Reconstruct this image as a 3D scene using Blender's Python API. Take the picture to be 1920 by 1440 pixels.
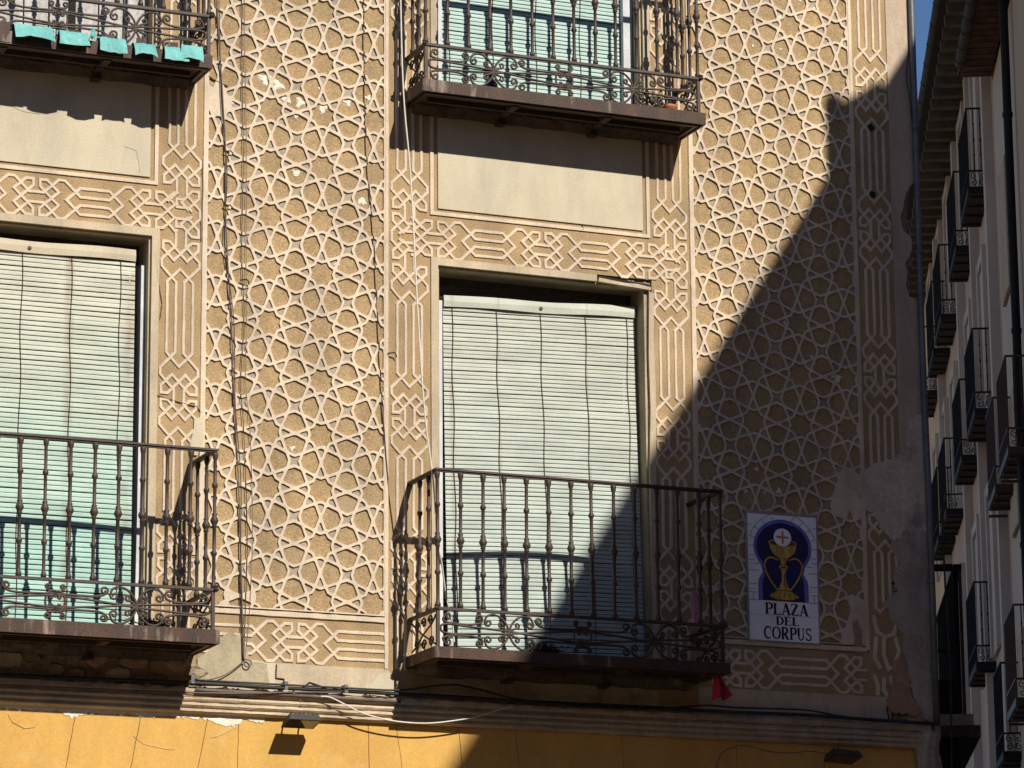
import bpy, math, random
from mathutils import Vector, Matrix
random.seed(7)
C = bpy.context.scene
for o in list(bpy.data.objects): bpy.data.objects.remove(o)
COL = C.collection
R = math.radians

# ------------------------------------------------------------------ camera
CAM = Vector((-6.34706572, -17.5567087, 1.59967))
YAW, PITCH, ROLL = 0.402117, 0.229885, -0.007507
f_ = Vector((math.sin(YAW)*math.cos(PITCH), math.cos(YAW)*math.cos(PITCH), math.sin(PITCH)))
r_ = Vector((math.cos(YAW), -math.sin(YAW), 0)); u_ = r_.cross(f_)
r2 = r_*math.cos(ROLL) + u_*math.sin(ROLL); u2 = -r_*math.sin(ROLL) + u_*math.cos(ROLL)
cd = bpy.data.cameras.new('camera'); cam = bpy.data.objects.new('camera', cd); COL.objects.link(cam)
cam.matrix_world = Matrix(((r2.x, u2.x, -f_.x, CAM.x), (r2.y, u2.y, -f_.y, CAM.y), (r2.z, u2.z, -f_.z, CAM.z), (0, 0, 0, 1)))
cd.sensor_width = 36; cd.sensor_fit = 'HORIZONTAL'; cd.lens = 6653.7/1920*36
cd.clip_start = 0.5; cd.clip_end = 2000
C.camera = cam
C.render.resolution_x = 1024; C.render.resolution_y = 768

# ------------------------------------------------------------------ light
SUN = Vector((0.225, -1.0, 0.79)).normalized()          # towards the sun
w = bpy.data.worlds.new('World'); C.world = w; w.use_nodes = True
nt = w.node_tree; nt.nodes.clear()
out = nt.nodes.new('ShaderNodeOutputWorld'); bg = nt.nodes.new('ShaderNodeBackground'); sky = nt.nodes.new('ShaderNodeTexSky')
sky.sky_type = 'NISHITA'; sky.sun_disc = False
sky.sun_elevation = math.asin(SUN.z); sky.sun_rotation = math.atan2(SUN.x, SUN.y)
sky.altitude = 1000; sky.air_density = 1.0; sky.dust_density = 0.0; sky.ozone_density = 7.0
bg.inputs['Strength'].default_value = 0.072
nt.links.new(sky.outputs[0], bg.inputs[0]); nt.links.new(bg.outputs[0], out.inputs[0])
sl = bpy.data.lights.new('sun', 'SUN'); sl.energy = 5.0; sl.angle = R(0.53); sl.color = (1.0, 0.94, 0.84)
so = bpy.data.objects.new('sun', sl); COL.objects.link(so)
so.rotation_euler = SUN.to_track_quat('Z', 'Y').to_euler(); so.location = (0, -20, 40)
C.view_settings.view_transform = 'Standard'; C.view_settings.look = 'None'
C.view_settings.exposure = 0.30; C.view_settings.gamma = 1.0; C.view_settings.use_curve_mapping = False

# ------------------------------------------------------------------ materials
def mat(name, base, alt=None, alt2=None, nscale=3.0, nmix=0.5, grain=60.0, gamt=0.25, bump=0.3, bdist=0.004,
        rough=0.85, stain=None, stain_scale=1.2, stain_thr=0.55, stretch=(1, 1, 1), spec=0.3, metal=0.0, grime=0.0):
    m = bpy.data.materials.new(name); m.use_nodes = True; t = m.node_tree; N = t.nodes; L = t.links
    b = N['Principled BSDF']; b.inputs['Roughness'].default_value = rough
    b.inputs['Specular IOR Level'].default_value = spec; b.inputs['Metallic'].default_value = metal
    geo = N.new('ShaderNodeNewGeometry'); mp = N.new('ShaderNodeMapping'); mp.inputs['Scale'].default_value = stretch
    L.new(geo.outputs['Position'], mp.inputs['Vector'])
    n1 = N.new('ShaderNodeTexNoise'); n1.inputs['Scale'].default_value = nscale; n1.inputs['Detail'].default_value = 6
    L.new(mp.outputs[0], n1.inputs['Vector'])
    cr = N.new('ShaderNodeValToRGB'); cr.color_ramp.elements[0].position = 0.32; cr.color_ramp.elements[1].position = 0.68
    alt = alt or [c*0.8 for c in base]
    cr.color_ramp.elements[0].color = (*alt, 1); cr.color_ramp.elements[1].color = (*base, 1)
    L.new(n1.outputs[0], cr.inputs[0]); col = cr.outputs[0]
    n2 = N.new('ShaderNodeTexNoise'); n2.inputs['Scale'].default_value = grain; n2.inputs['Detail'].default_value = 4
    L.new(geo.outputs['Position'], n2.inputs['Vector'])
    mr = N.new('ShaderNodeMapRange'); mr.inputs[1].default_value = 0.25; mr.inputs[2].default_value = 0.75
    mr.inputs[3].default_value = 1-gamt; mr.inputs[4].default_value = 1+gamt
    L.new(n2.outputs[0], mr.inputs[0])
    mx = N.new('ShaderNodeVectorMath'); mx.operation = 'SCALE'; L.new(col, mx.inputs[0]); L.new(mr.outputs[0], mx.inputs['Scale']); col = mx.outputs[0]
    if stain:
        n3 = N.new('ShaderNodeTexNoise'); n3.inputs['Scale'].default_value = stain_scale; n3.inputs['Detail'].default_value = 8
        n3.inputs['Roughness'].default_value = 0.65
        off = N.new('ShaderNodeVectorMath'); off.operation = 'ADD'; off.inputs[1].default_value = (7.3, 1.1, 4.4)
        L.new(mp.outputs[0], off.inputs[0]); L.new(off.outputs[0], n3.inputs['Vector'])
        c3 = N.new('ShaderNodeValToRGB'); c3.color_ramp.elements[0].position = stain_thr; c3.color_ramp.elements[1].position = stain_thr+0.13
        L.new(n3.outputs[0], c3.inputs[0])
        m3 = N.new('ShaderNodeMix'); m3.data_type = 'RGBA'; L.new(c3.outputs[0], m3.inputs[0]); L.new(col, m3.inputs[6]); m3.inputs[7].default_value = (*stain, 1)
        col = m3.outputs[2]
    if grime:
        gm = N.new('ShaderNodeMapping'); gm.inputs['Scale'].default_value = (2.6, 2.6, .8); gm.inputs['Location'].default_value = (3.1, 0, 9.7); L.new(geo.outputs['Position'], gm.inputs['Vector'])
        g1 = N.new('ShaderNodeTexNoise'); g1.inputs['Scale'].default_value = 1.5; g1.inputs['Detail'].default_value = 9; g1.inputs['Roughness'].default_value = .68; L.new(gm.outputs[0], g1.inputs['Vector'])
        g2 = N.new('ShaderNodeValToRGB'); e = g2.color_ramp.elements; e[0].position = .36; e[1].position = .60
        e[0].color = (1-grime, 1-grime*.9, 1-grime*.7, 1); e[1].color = (1.04, 1.04, 1.04, 1); L.new(g1.outputs[0], g2.inputs[0])
        g3 = N.new('ShaderNodeMix'); g3.data_type = 'RGBA'; g3.blend_type = 'MULTIPLY'; g3.inputs[0].default_value = 1; L.new(col, g3.inputs[6]); L.new(g2.outputs[0], g3.inputs[7]); col = g3.outputs[2]
    L.new(col, b.inputs['Base Color'])
    if bump:
        n4 = N.new('ShaderNodeTexNoise'); n4.inputs['Scale'].default_value = grain*1.5; n4.inputs['Detail'].default_value = 5
        L.new(geo.outputs['Position'], n4.inputs['Vector'])
        bp = N.new('ShaderNodeBump'); bp.inputs['Strength'].default_value = bump; bp.inputs['Distance'].default_value = bdist
        L.new(n4.outputs[0], bp.inputs['Height']); L.new(bp.outputs[0], b.inputs['Normal'])
    m['_out'] = 1
    return m

M = {}
M['band'] = mat('lime_band', (.665, .54, .40), (.575, .46, .33), nscale=4, grain=70, gamt=.10, bump=.35, bdist=.004, stain=(.48, .38, .27), stain_scale=2.6, stain_thr=.57, grime=0.24)
M['sand'] = mat('sand_ground', (.42, .29, .15), (.33, .225, .115), nscale=5, grain=130, gamt=.38, bump=.8, bdist=.006, stain=(.36, .27, .165), stain_scale=1.6, stain_thr=.58, grime=0.20)
M['grey'] = mat('grey_ground', (.41, .33, .24), (.34, .27, .19), nscale=6, grain=110, gamt=.16, bump=.5, bdist=.004, grime=0.25)
M['cream'] = mat('cream_render', (.54, .475, .345), (.49, .42, .30), nscale=2.5, grain=120, gamt=.10, bump=.4, bdist=.004, stain=(.44, .36, .24), stain_scale=1.4, stain_thr=.60, grime=0.14)
M['surr'] = mat('surround_render', (.53, .43, .30), (.45, .36, .24), nscale=4, grain=90, gamt=.12, bump=.4, stain=(.40, .31, .20), stain_scale=3, stain_thr=.62, grime=0.28)
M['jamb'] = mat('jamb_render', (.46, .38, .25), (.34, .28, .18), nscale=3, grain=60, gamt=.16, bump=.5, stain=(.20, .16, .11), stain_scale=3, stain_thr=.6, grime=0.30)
M['pink'] = mat('pink_margin', (.50, .385, .285), (.43, .33, .24), nscale=2.5, grain=90, gamt=.12, bump=.4, stain=(.42, .32, .23), stain_scale=2, grime=0.20)
M['cement'] = mat('grey_cement', (.43, .35, .275), (.32, .26, .205), nscale=5, grain=50, gamt=.2, bump=.8, bdist=.008, stain=(.42, .36, .29), stain_scale=3, grime=0.25)
M['jamb2'] = mat('beige_scratch_coat', (.62, .52, .41), (.50, .41, .31), nscale=6, grain=45, gamt=.16, bump=.8, bdist=.008, stain=(.30, .25, .205), stain_scale=4, stain_thr=.54, grime=0.25)
M['salmon'] = mat('salmon_mortar', (.40, .255, .17), (.31, .19, .125), nscale=7, grain=60, gamt=.2, bump=.9, bdist=.01, stain=(.42, .33, .24), stain_scale=5)
M['white'] = mat('white_repair', (.80, .76, .66), (.68, .62, .50), nscale=20, grain=90, gamt=.15, bump=.9, bdist=.008)
M['rubble'] = mat('rubble', (.30, .23, .16), (.20, .15, .10), nscale=8, grain=40, gamt=.3, bump=1, bdist=.015, stain=(.42, .34, .24), stain_scale=6)
M['yellow'] = mat('yellow_render', (.60, .355, .095), (.53, .30, .075), nscale=1.6, grain=70, gamt=.09, bump=.35, bdist=.004, stain=(.60, .42, .19), stain_scale=1.8, stain_thr=.56, grime=0.12)
M['cornice'] = mat('cornice_plaster', (.53, .43, .30), (.43, .33, .22), nscale=5, grain=60, gamt=.14, bump=.4, stain=(.33, .23, .15), stain_scale=3, stain_thr=.55, stretch=(.5, 1, 2), grime=0.30)
M['iron'] = mat('rusty_iron', (.040, .030, .025), (.062, .038, .027), nscale=14, grain=120, gamt=.35, bump=.5, bdist=.002, rough=.55, stain=(.14, .08, .05), stain_scale=7, stain_thr=.62, spec=.4)
M['irond'] = mat('black_iron', (.014, .012, .011), (.022, .017, .014), nscale=10, grain=80, gamt=.3, bump=.3, rough=.75, spec=.2)
M['slabd'] = mat('dark_slab_underside', (.045, .034, .026), (.025, .019, .015), nscale=8, grain=60, gamt=.3, bump=.4)
M['ironb'] = mat('brown_iron', (.075, .035, .022), (.05, .025, .016), nscale=10, grain=80, gamt=.3, bump=.3, rough=.6)
M['deck'] = mat('deck_iron', (.038, .025, .019), (.075, .037, .022), nscale=9, grain=90, gamt=.35, bump=.6, bdist=.004, rough=.6, stain=(.27, .21, .17), stain_scale=11, stain_thr=.575, stretch=(1, 1, .22))
M['under'] = mat('deck_underside', (.11, .085, .06), (.06, .045, .034), nscale=6, grain=50, gamt=.3, bump=.7, bdist=.01, stain=(.20, .16, .11), stain_scale=4)
M['dark'] = mat('near_black', (.012, .010, .009), (.02, .016, .013), bump=0)  # also stands for the shade inside cracks, holes and the door opening
M['woodd'] = mat('dark_lintel_wood', (.09, .075, .06), (.06, .05, .04), nscale=6, grain=60, gamt=.3, bump=.5, stretch=(1, 1, 6))
M['frame'] = mat('white_frame_paint', (.62, .62, .62), (.50, .50, .50), nscale=8, grain=60, gamt=.1, bump=.3, stain=(.30, .27, .22), stain_scale=5, stain_thr=.63, grime=0.25)
M['framec'] = mat('cream_frame_paint', (.50, .42, .28), (.40, .33, .21), nscale=5, grain=60, gamt=.12, bump=.3)
M['plank'] = mat('bleached_planks', (.52, .50, .47), (.33, .31, .29), nscale=9, grain=70, gamt=.25, bump=.6, stretch=(3, 3, .35), stain=(.20, .17, .15), stain_scale=5, stain_thr=.62)
M['aqua'] = mat('aqua_sheet', (.16, .44, .41), (.12, .35, .33), nscale=9, grain=60, gamt=.15, bump=.4, stain=(.42, .70, .62), stain_scale=8, stain_thr=.60, rough=.6, grime=0.25)
M['cable'] = mat('black_cable', (.022, .021, .021), (.035, .032, .03), nscale=20, grain=80, gamt=.2, bump=0, rough=.6)
M['cableg'] = mat('grey_conduit', (.16, .13, .105), (.10, .08, .065), nscale=12, grain=80, gamt=.2, bump=.4, rough=.7)
M['cablew'] = mat('white_cable', (.68, .64, .55), (.60, .55, .46), nscale=12, grain=80, gamt=.1, bump=0, rough=.6)
M['cablebr'] = mat('brown_cable', (.10, .07, .06), (.15, .11, .10), nscale=12, grain=80, gamt=.2, bump=0, rough=.6)
M['zinc'] = mat('zinc_pipe', (.16, .17, .19), (.11, .12, .135), nscale=6, grain=60, gamt=.2, bump=.3, rough=.45, metal=.4)
M['gutter'] = mat('zinc_gutter', (.085, .072, .060), (.05, .043, .036), nscale=6, grain=60, gamt=.25, bump=.3, rough=.85, spec=.15)
M['terra'] = mat('terracotta', (.42, .15, .07), (.34, .12, .06), nscale=12, grain=80, gamt=.15, bump=.4)
M['leaf'] = mat('dark_leaf', (.035, .06, .025), (.02, .03, .015), nscale=20, grain=80, gamt=.3, bump=.3)
M['dry'] = mat('dry_stems', (.10, .07, .05), (.05, .035, .03), nscale=20, grain=80, gamt=.3, bump=.3)
M['red'] = mat('red_cloth', (.42, .03, .04), (.30, .02, .03), nscale=12, grain=150, gamt=.15, bump=.3)
M['pinkc'] = mat('pink_cloth', (.55, .28, .30), (.45, .2, .22), nscale=12, grain=150, gamt=.15, bump=.3)
M['lampm'] = mat('lamp_housing', (.045, .043, .04), (.03, .03, .028), nscale=12, grain=80, gamt=.3, bump=.3, rough=.5)
M['glass'] = mat('dark_glass', (.02, .025, .03), (.02, .02, .025), bump=0, rough=.08, spec=.6)
M['tile'] = mat('white_glaze', (.90, .91, .94), (.86, .87, .90), nscale=3, grain=40, gamt=.03, bump=0, rough=.25, spec=.5, grime=0.08)
M['ink'] = mat('black_ink', (.012, .012, .018), (.012, .012, .018), bump=0, gamt=0, rough=.3)
M['navy'] = mat('navy_glaze', (.012, .018, .11), (.010, .014, .09), nscale=10, grain=40, gamt=.15, bump=0, rough=.25)
M['blue'] = mat('mid_blue_glaze', (.14, .19, .58), (.10, .14, .48), nscale=10, grain=40, gamt=.15, bump=0, rough=.25)
M['gold'] = mat('gold_glaze', (.66, .48, .14), (.34, .21, .05), nscale=22, grain=40, gamt=.15, bump=0, rough=.25, stretch=(3, 1, .6))
M['golds'] = mat('ochre_glaze', (.13, .07, .02), (.08, .04, .012), nscale=22, grain=40, gamt=.15, bump=0, rough=.25)
M['orange'] = mat('orange_glaze', (.62, .17, .05), (.5, .12, .05), bump=0, rough=.25)
M['ground'] = mat('stone_paving', (.34, .28, .20), (.28, .23, .165), nscale=1, grain=20, gamt=.15, bump=.3)
M['rooft'] = mat('roof_tiles', (.17, .095, .065), (.10, .06, .045), nscale=5, grain=30, gamt=.2, bump=.5)
M['wallF'] = mat('rose_render', (.58, .40, .29), (.50, .345, .25), nscale=.6, grain=30, gamt=.06, bump=.2, stretch=(1, 1, .3))
M['wallM'] = mat('pale_render', (.58, .43, .32), (.50, .37, .28), nscale=.6, grain=30, gamt=.08, bump=.2, stain=(.36, .30, .25), stain_scale=1.5, stain_thr=.62)
M['wallN'] = mat('stone_coloured_render', (.52, .37, .24), (.44, .31, .20), nscale=.8, grain=25, gamt=.1, bump=.3)
M['wallW'] = mat('warm_render', (.72, .47, .26), (.64, .41, .22), nscale=.8, grain=25, gamt=.08, bump=.2)
M['trim'] = mat('white_trim', (.58, .46, .36), (.50, .39, .31), nscale=2, grain=30, gamt=.06, bump=.2)
M['rafter'] = mat('old_rafter', (.13, .10, .07), (.08, .06, .045), nscale=6, grain=40, gamt=.3, bump=.5)
M['rafterd'] = mat('dark_boards', (.035, .025, .02), (.02, .015, .012), nscale=6, grain=40, gamt=.3, bump=.5)

def blind_mat(name, top, bot, z0, z1, streaks, amt):
    """painted slats, bleached paler towards the top, with rust runs beneath the cords"""
    m = mat(name, (.5, .5, .5), (.4, .4, .4), nscale=6, grain=90, gamt=.08, bump=.2, rough=.6, stretch=(.6, 1, 2))
    t = m.node_tree; N = t.nodes; L = t.links; b = N['Principled BSDF']
    old = b.inputs['Base Color'].links[0].from_socket
    geo = N.new('ShaderNodeNewGeometry'); sp = N.new('ShaderNodeSeparateXYZ'); L.new(geo.outputs['Position'], sp.inputs[0])
    n = N.new('ShaderNodeTexNoise'); n.inputs['Scale'].default_value = 2.3; n.inputs['Detail'].default_value = 6; L.new(geo.outputs['Position'], n.inputs['Vector'])
    ad = N.new('ShaderNodeMath'); ad.operation = 'MULTIPLY_ADD'; L.new(n.outputs[0], ad.inputs[0]); ad.inputs[1].default_value = 1.3; L.new(sp.outputs[2], ad.inputs[2])
    mr = N.new('ShaderNodeMapRange'); mr.inputs[1].default_value = z0+.65; mr.inputs[2].default_value = z1+.65; L.new(ad.outputs[0], mr.inputs[0])
    mx = N.new('ShaderNodeMix'); mx.data_type = 'RGBA'; L.new(mr.outputs[0], mx.inputs[0]); mx.inputs[6].default_value = (*bot, 1); mx.inputs[7].default_value = (*top, 1)
    mu = N.new('ShaderNodeMix'); mu.data_type = 'RGBA'; mu.blend_type = 'MULTIPLY'; mu.inputs[0].default_value = 1
    sc = N.new('ShaderNodeVectorMath'); sc.operation = 'SCALE'; sc.inputs['Scale'].default_value = 2.1; L.new(old, sc.inputs[0])
    L.new(mx.outputs[2], mu.inputs[6]); L.new(sc.outputs[0], mu.inputs[7]); col = mu.outputs[2]
    for k, (x, wd) in enumerate(streaks):
        sb = N.new('ShaderNodeMath'); sb.operation = 'SUBTRACT'; L.new(sp.outputs[0], sb.inputs[0]); sb.inputs[1].default_value = x
        ab = N.new('ShaderNodeMath'); ab.operation = 'ABSOLUTE'; L.new(sb.outputs[0], ab.inputs[0])
        fr = N.new('ShaderNodeMapRange'); fr.inputs[1].default_value = 0; fr.inputs[2].default_value = wd; fr.inputs[3].default_value = amt; fr.inputs[4].default_value = 0
        L.new(ab.outputs[0], fr.inputs[0])
        nn = N.new('ShaderNodeTexNoise'); nn.inputs['Scale'].default_value = 5+k; L.new(geo.outputs['Position'], nn.inputs['Vector'])
        m2 = N.new('ShaderNodeMath'); m2.operation = 'MULTIPLY'; L.new(fr.outputs[0], m2.inputs[0])
        r3 = N.new('ShaderNodeMapRange'); r3.inputs[1].default_value = .38; r3.inputs[2].default_value = .6; L.new(nn.outputs[0], r3.inputs[0]); L.new(r3.outputs[0], m2.inputs[1])
        x2 = N.new('ShaderNodeMix'); x2.data_type = 'RGBA'; L.new(m2.outputs[0], x2.inputs[0]); L.new(col, x2.inputs[6]); x2.inputs[7].default_value = (.20, .10, .045, 1)
        col = x2.outputs[2]
    L.new(col, b.inputs['Base Color'])
    return m
M['blindC'] = blind_mat('pale_green_slats', (.475, .49, .415), (.435, .51, .46), 4.9, 6.3, [(.80, .02), (1.08, .012), (1.62, .012)], .35)
M['blindL'] = blind_mat('stained_green_slats', (.52, .52, .42), (.35, .55, .48), 4.9, 6.3, [(-1.86, .035), (-1.39, .035), (-1.06, .05)], .5)
M['blindT'] = blind_mat('aqua_green_slats', (.44, .57, .52), (.40, .54, .49), 7.6, 9, [(.8, .015)], .3)

# ------------------------------------------------------------------ mesh helpers
def tag(o, label=None, cat=None, group=None, kind=None):
    if label: o['label'] = label
    if cat: o['category'] = cat
    if group: o['group'] = group
    if kind: o['kind'] = kind
    return o
def empty(name, loc=(0, 0, 0), **k):
    o = bpy.data.objects.new(name, None); COL.objects.link(o); o.location = loc; o.empty_display_size = .1
    return tag(o, **k)
def link(name, me, m=None, parent=None, loc=None, smooth=False):
    if isinstance(m, str): m = M[m]
    if m and not me.materials: me.materials.append(m)
    o = bpy.data.objects.new(name, me); COL.objects.link(o)
    if loc is not None: o.location = loc
    if parent is not None:
        o.parent = parent
        if loc is None and parent.type == 'EMPTY':
            p = parent; off = Vector()
            while p is not None: off += p.location; p = p.parent
            o.location = -off
    if smooth: me.polygons.foreach_set('use_smooth', [True]*len(me.polygons))
    return o
class MB:
    def __init__(s): s.v = []; s.f = []
    def add(s, v, f):
        b = len(s.v); s.v += [tuple(p) for p in v]; s.f += [tuple(i+b for i in q) for q in f]; return s
    def box(s, a, b):
        x0, y0, z0 = a; x1, y1, z1 = b
        return s.add([(x0, y0, z0), (x1, y0, z0), (x1, y1, z0), (x0, y1, z0), (x0, y0, z1), (x1, y0, z1), (x1, y1, z1), (x0, y1, z1)],
                     [(0, 3, 2, 1), (4, 5, 6, 7), (0, 1, 5, 4), (1, 2, 6, 5), (2, 3, 7, 6), (3, 0, 4, 7)])
    def obox(s, o, ex, ey, ez):
        """box from corner o along three edge vectors"""
        o = Vector(o); ex = Vector(ex); ey = Vector(ey); ez = Vector(ez)
        if ex.cross(ey).dot(ez) < 0: o = o+ex; ex = -ex
        p = [o, o+ex, o+ex+ey, o+ey]; p += [q+ez for q in p]
        return s.add(p, [(0, 3, 2, 1), (4, 5, 6, 7), (0, 1, 5, 4), (1, 2, 6, 5), (2, 3, 7, 6), (3, 0, 4, 7)])
    def prism(s, poly, y0, y1):
        """(x,z) outline given a thickness from y0 (front) to y1"""
        if area(poly) < 0: poly = poly[::-1]
        n = len(poly); v = [(p[0], y0, p[1]) for p in poly]+[(p[0], y1, p[1]) for p in poly]
        return s.add(v, [tuple(range(n)), tuple(range(2*n-1, n-1, -1))]+[(i, n+i, n+(i+1) % n, (i+1) % n) for i in range(n)])
    def tube(s, pts, r, n=6, caps=True):
        pts = [Vector(p) for p in pts]; rr = r if isinstance(r, (list, tuple)) else [r]*len(pts)
        t0 = (pts[1]-pts[0]).normalized(); a = Vector((0, 0, 1)) if abs(t0.z) < .9 else Vector((0, 1, 0))
        nrm = t0.cross(a).normalized(); v = []; f = []
        for i, p in enumerate(pts):
            t = (pts[min(i+1, len(pts)-1)]-pts[max(i-1, 0)]).normalized()
            nrm = (nrm-t*nrm.dot(t)).normalized(); bn = t.cross(nrm)
            for k in range(n):
                c = 2*math.pi*k/n; v.append(p+(nrm*math.cos(c)+bn*math.sin(c))*rr[i])
        for i in range(len(pts)-1):
            for k in range(n):
                f.append((i*n+k, i*n+(k+1) % n, (i+1)*n+(k+1) % n, (i+1)*n+k))
        if caps: f += [tuple(range(n-1, -1, -1)), tuple((len(pts)-1)*n+k for k in range(n))]
        return s.add(v, f)
    def lathe(s, prof, n=10, c=(0, 0, 0)):
        v = []; f = []
        for r, z in prof:
            for k in range(n):
                a = 2*math.pi*k/n; v.append((c[0]+r*math.cos(a), c[1]+r*math.sin(a), c[2]+z))
        for i in range(len(prof)-1):
            for k in range(n): f.append((i*n+k, i*n+(k+1) % n, (i+1)*n+(k+1) % n, (i+1)*n+k))
        f += [tuple(range(n-1, -1, -1)), tuple((len(prof)-1)*n+k for k in range(n))]
        return s.add(v, f)
    def mesh(s, name):
        me = bpy.data.meshes.new(name); me.from_pydata(s.v, [], s.f); me.update(); return me
    def build(s, name, m=None, parent=None, loc=None, smooth=False, **k):
        return tag(link(name, s.mesh(name), m, parent, loc, smooth), **k)
def area(p): return .5*sum(p[i][0]*p[(i+1) % len(p)][1]-p[(i+1) % len(p)][0]*p[i][1] for i in range(len(p)))
def h2(x, z, k=0):
    s = math.sin(round(x, 4)*127.1+round(z, 4)*311.7+k*74.7)*43758.5453
    return (s-math.floor(s))-.5
def jit(p, a): return (p[0]+h2(p[0], p[1])*2*a, p[1]+h2(p[0], p[1], 1)*2*a)
def clip(poly, x0, x1, z0, z1):
    def half(P, inside, cut):
        o = []
        for i in range(len(P)):
            a, b = P[i-1], P[i]; ia, ib = inside(a), inside(b)
            if ia != ib: o.append(cut(a, b))
            if ib: o.append(b)
        return o
    def cx(X): return lambda a, b: (X, a[1]+(b[1]-a[1])*(X-a[0])/(b[0]-a[0]))
    def cz(Z): return lambda a, b: (a[0]+(b[0]-a[0])*(Z-a[1])/(b[1]-a[1]), Z)
    for ins, c in ((lambda p: p[0] >= x0, cx(x0)), (lambda p: p[0] <= x1, cx(x1)), (lambda p: p[1] >= z0, cz(z0)), (lambda p: p[1] <= z1, cz(z1))):
        if len(poly) < 3: return []
        poly = half(poly, ins, c)
    o = []
    for p in poly:
        if not o or math.hypot(p[0]-o[-1][0], p[1]-o[-1][1]) > .0015: o.append(p)
    while len(o) > 2 and math.hypot(o[0][0]-o[-1][0], o[0][1]-o[-1][1]) < .0015: o.pop()
    return o if len(o) > 2 else []
def inset(poly, d):
    if area(poly) < 0: poly = poly[::-1]
    n = len(poly); o = []
    for i in range(n):
        a, b, c = poly[i-1], poly[i], poly[(i+1) % n]
        e1 = Vector((b[0]-a[0], b[1]-a[1])).normalized(); e2 = Vector((c[0]-b[0], c[1]-b[1])).normalized()
        n1 = Vector((-e1.y, e1.x)); n2 = Vector((-e2.y, e2.x)); m = n1+n2
        if m.length < .2: m = n1
        m.normalize(); k = d/max(.35, m.dot(n1)); o.append((b[0]+m.x*k, b[1]+m.y*k))
    return o
def chaikin2(P, q=.18):
    """corner cut: every vertex becomes two"""
    n = len(P); o = []
    for i in range(n):
        a, b, c = P[i-1], P[i], P[(i+1) % n]
        o.append((b[0]+(a[0]-b[0])*q, b[1]+(a[1]-b[1])*q)); o.append((b[0]+(c[0]-b[0])*q, b[1]+(c[1]-b[1])*q))
    return o
def copy_tree(o, parent=None):
    c = o.copy(); COL.objects.link(c); c.parent = parent
    for ch in o.children: copy_tree(ch, c)
    return c
def smoothpath(pts, n=6):
    P = [Vector(p) for p in pts]; o = []
    for i in range(len(P)-1):
        p0 = P[max(i-1, 0)]; p1 = P[i]; p2 = P[i+1]; p3 = P[min(i+2, len(P)-1)]
        for k in range(n):
            t = k/n
            o.append(.5*((2*p1)+(p2-p0)*t+(2*p0-5*p1+4*p2-p3)*t*t+(3*p1-p0-3*p2+p3)*t**3))
    o.append(P[-1]); return o

# ------------------------------------------------------------------ ground
g = MB(); g.add([(-400, -400, 0), (400, -400, 0), (400, 400, 0), (-400, 400, 0)], [(0, 1, 2, 3)])
g.build('ground', 'ground', kind='structure')

# ================================================================== THE CORNER HOUSE
HOUSE = empty('corner_house', (0, 0, 0), label='old corner house with carved star patterned plaster front above a yellow painted ground floor', cat='building')
ZT = 9.05            # top of the patterned storeys built in relief
U0, U1 = -4.4, 3.713
SD = Vector((math.sin(R(26.6)), math.cos(R(26.6)), 0))     # direction of the side street
SN = Vector((-SD.y, SD.x, 0))
WIN = [(.68, 1.95, 4.50, 6.70), (-2.233, -.963, 4.50, 6.70), (.68, 1.95, 7.62, 9.75), (-2.233, -.963, 7.62, 9.75)]

# masonry core, with the window openings left out
core = MB(); xs = [U0, -2.233, -.963, .68, 1.95, 3.655]; zs = [0, 4.50, 6.70, 7.62, 9.75, 12.4]
for i in range(5):
    for j in range(5):
        if i in (1, 3) and j in (1, 3): continue
        core.box((xs[i], .014, zs[j]), (xs[i+1], .36, zs[j+1]))
core.build('wall', 'rubble', HOUSE)
b = MB(); bk = [(U0, .36), (3.69, .36)]
p0 = Vector((3.655, .36, 0)); p1 = p0+SD*9; q1 = Vector((U0, p1.y, 0)); q0 = Vector((U0, .36, 0))
b.add([p0, p1, q1, q0]+[Vector((p.x, p.y, 12.4)) for p in (p0, p1, q1, q0)], [(3, 2, 1, 0), (4, 5, 6, 7), (0, 1, 5, 4), (1, 2, 6, 5), (2, 3, 7, 6), (3, 0, 4, 7)])
b.build('side_wall', 'pink', HOUSE)
# upper plain storey and roof (above the picture)
b = MB(); b.box((U0, 0, ZT+.7), (3.70, .0135, 12.4)); b.box((U0, 0, ZT), (-2.7, .0135, ZT+.7)); b.box((2.24, 0, ZT), (3.70, .0135, ZT+.7)); b.box((-.70, 0, ZT), (.40, .0135, ZT+.7))
b.build('upper_render', 'cream', HOUSE)
b = MB(); b.box((U0-.1, -.06, 12.4), (4.0, 2, 12.5)); b.box((U0-.1, -.10, 12.5), (4.05, 2, 12.62)); b.build('eaves', 'rafter', HOUSE)
b = MB(); b.add([(U0-.1, -.12, 12.62), (4.1, -.12, 12.62), (8.1, 8.5, 12.62), (U0-.1, 8.5, 12.62), (U0+2, 4, 14.2), (4, 4.5, 14.2)], [(0, 1, 5, 4), (1, 2, 5), (2, 3, 4, 5), (3, 0, 4), (3, 2, 1, 0)])
b.build('roof', 'rooft', HOUSE)

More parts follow.
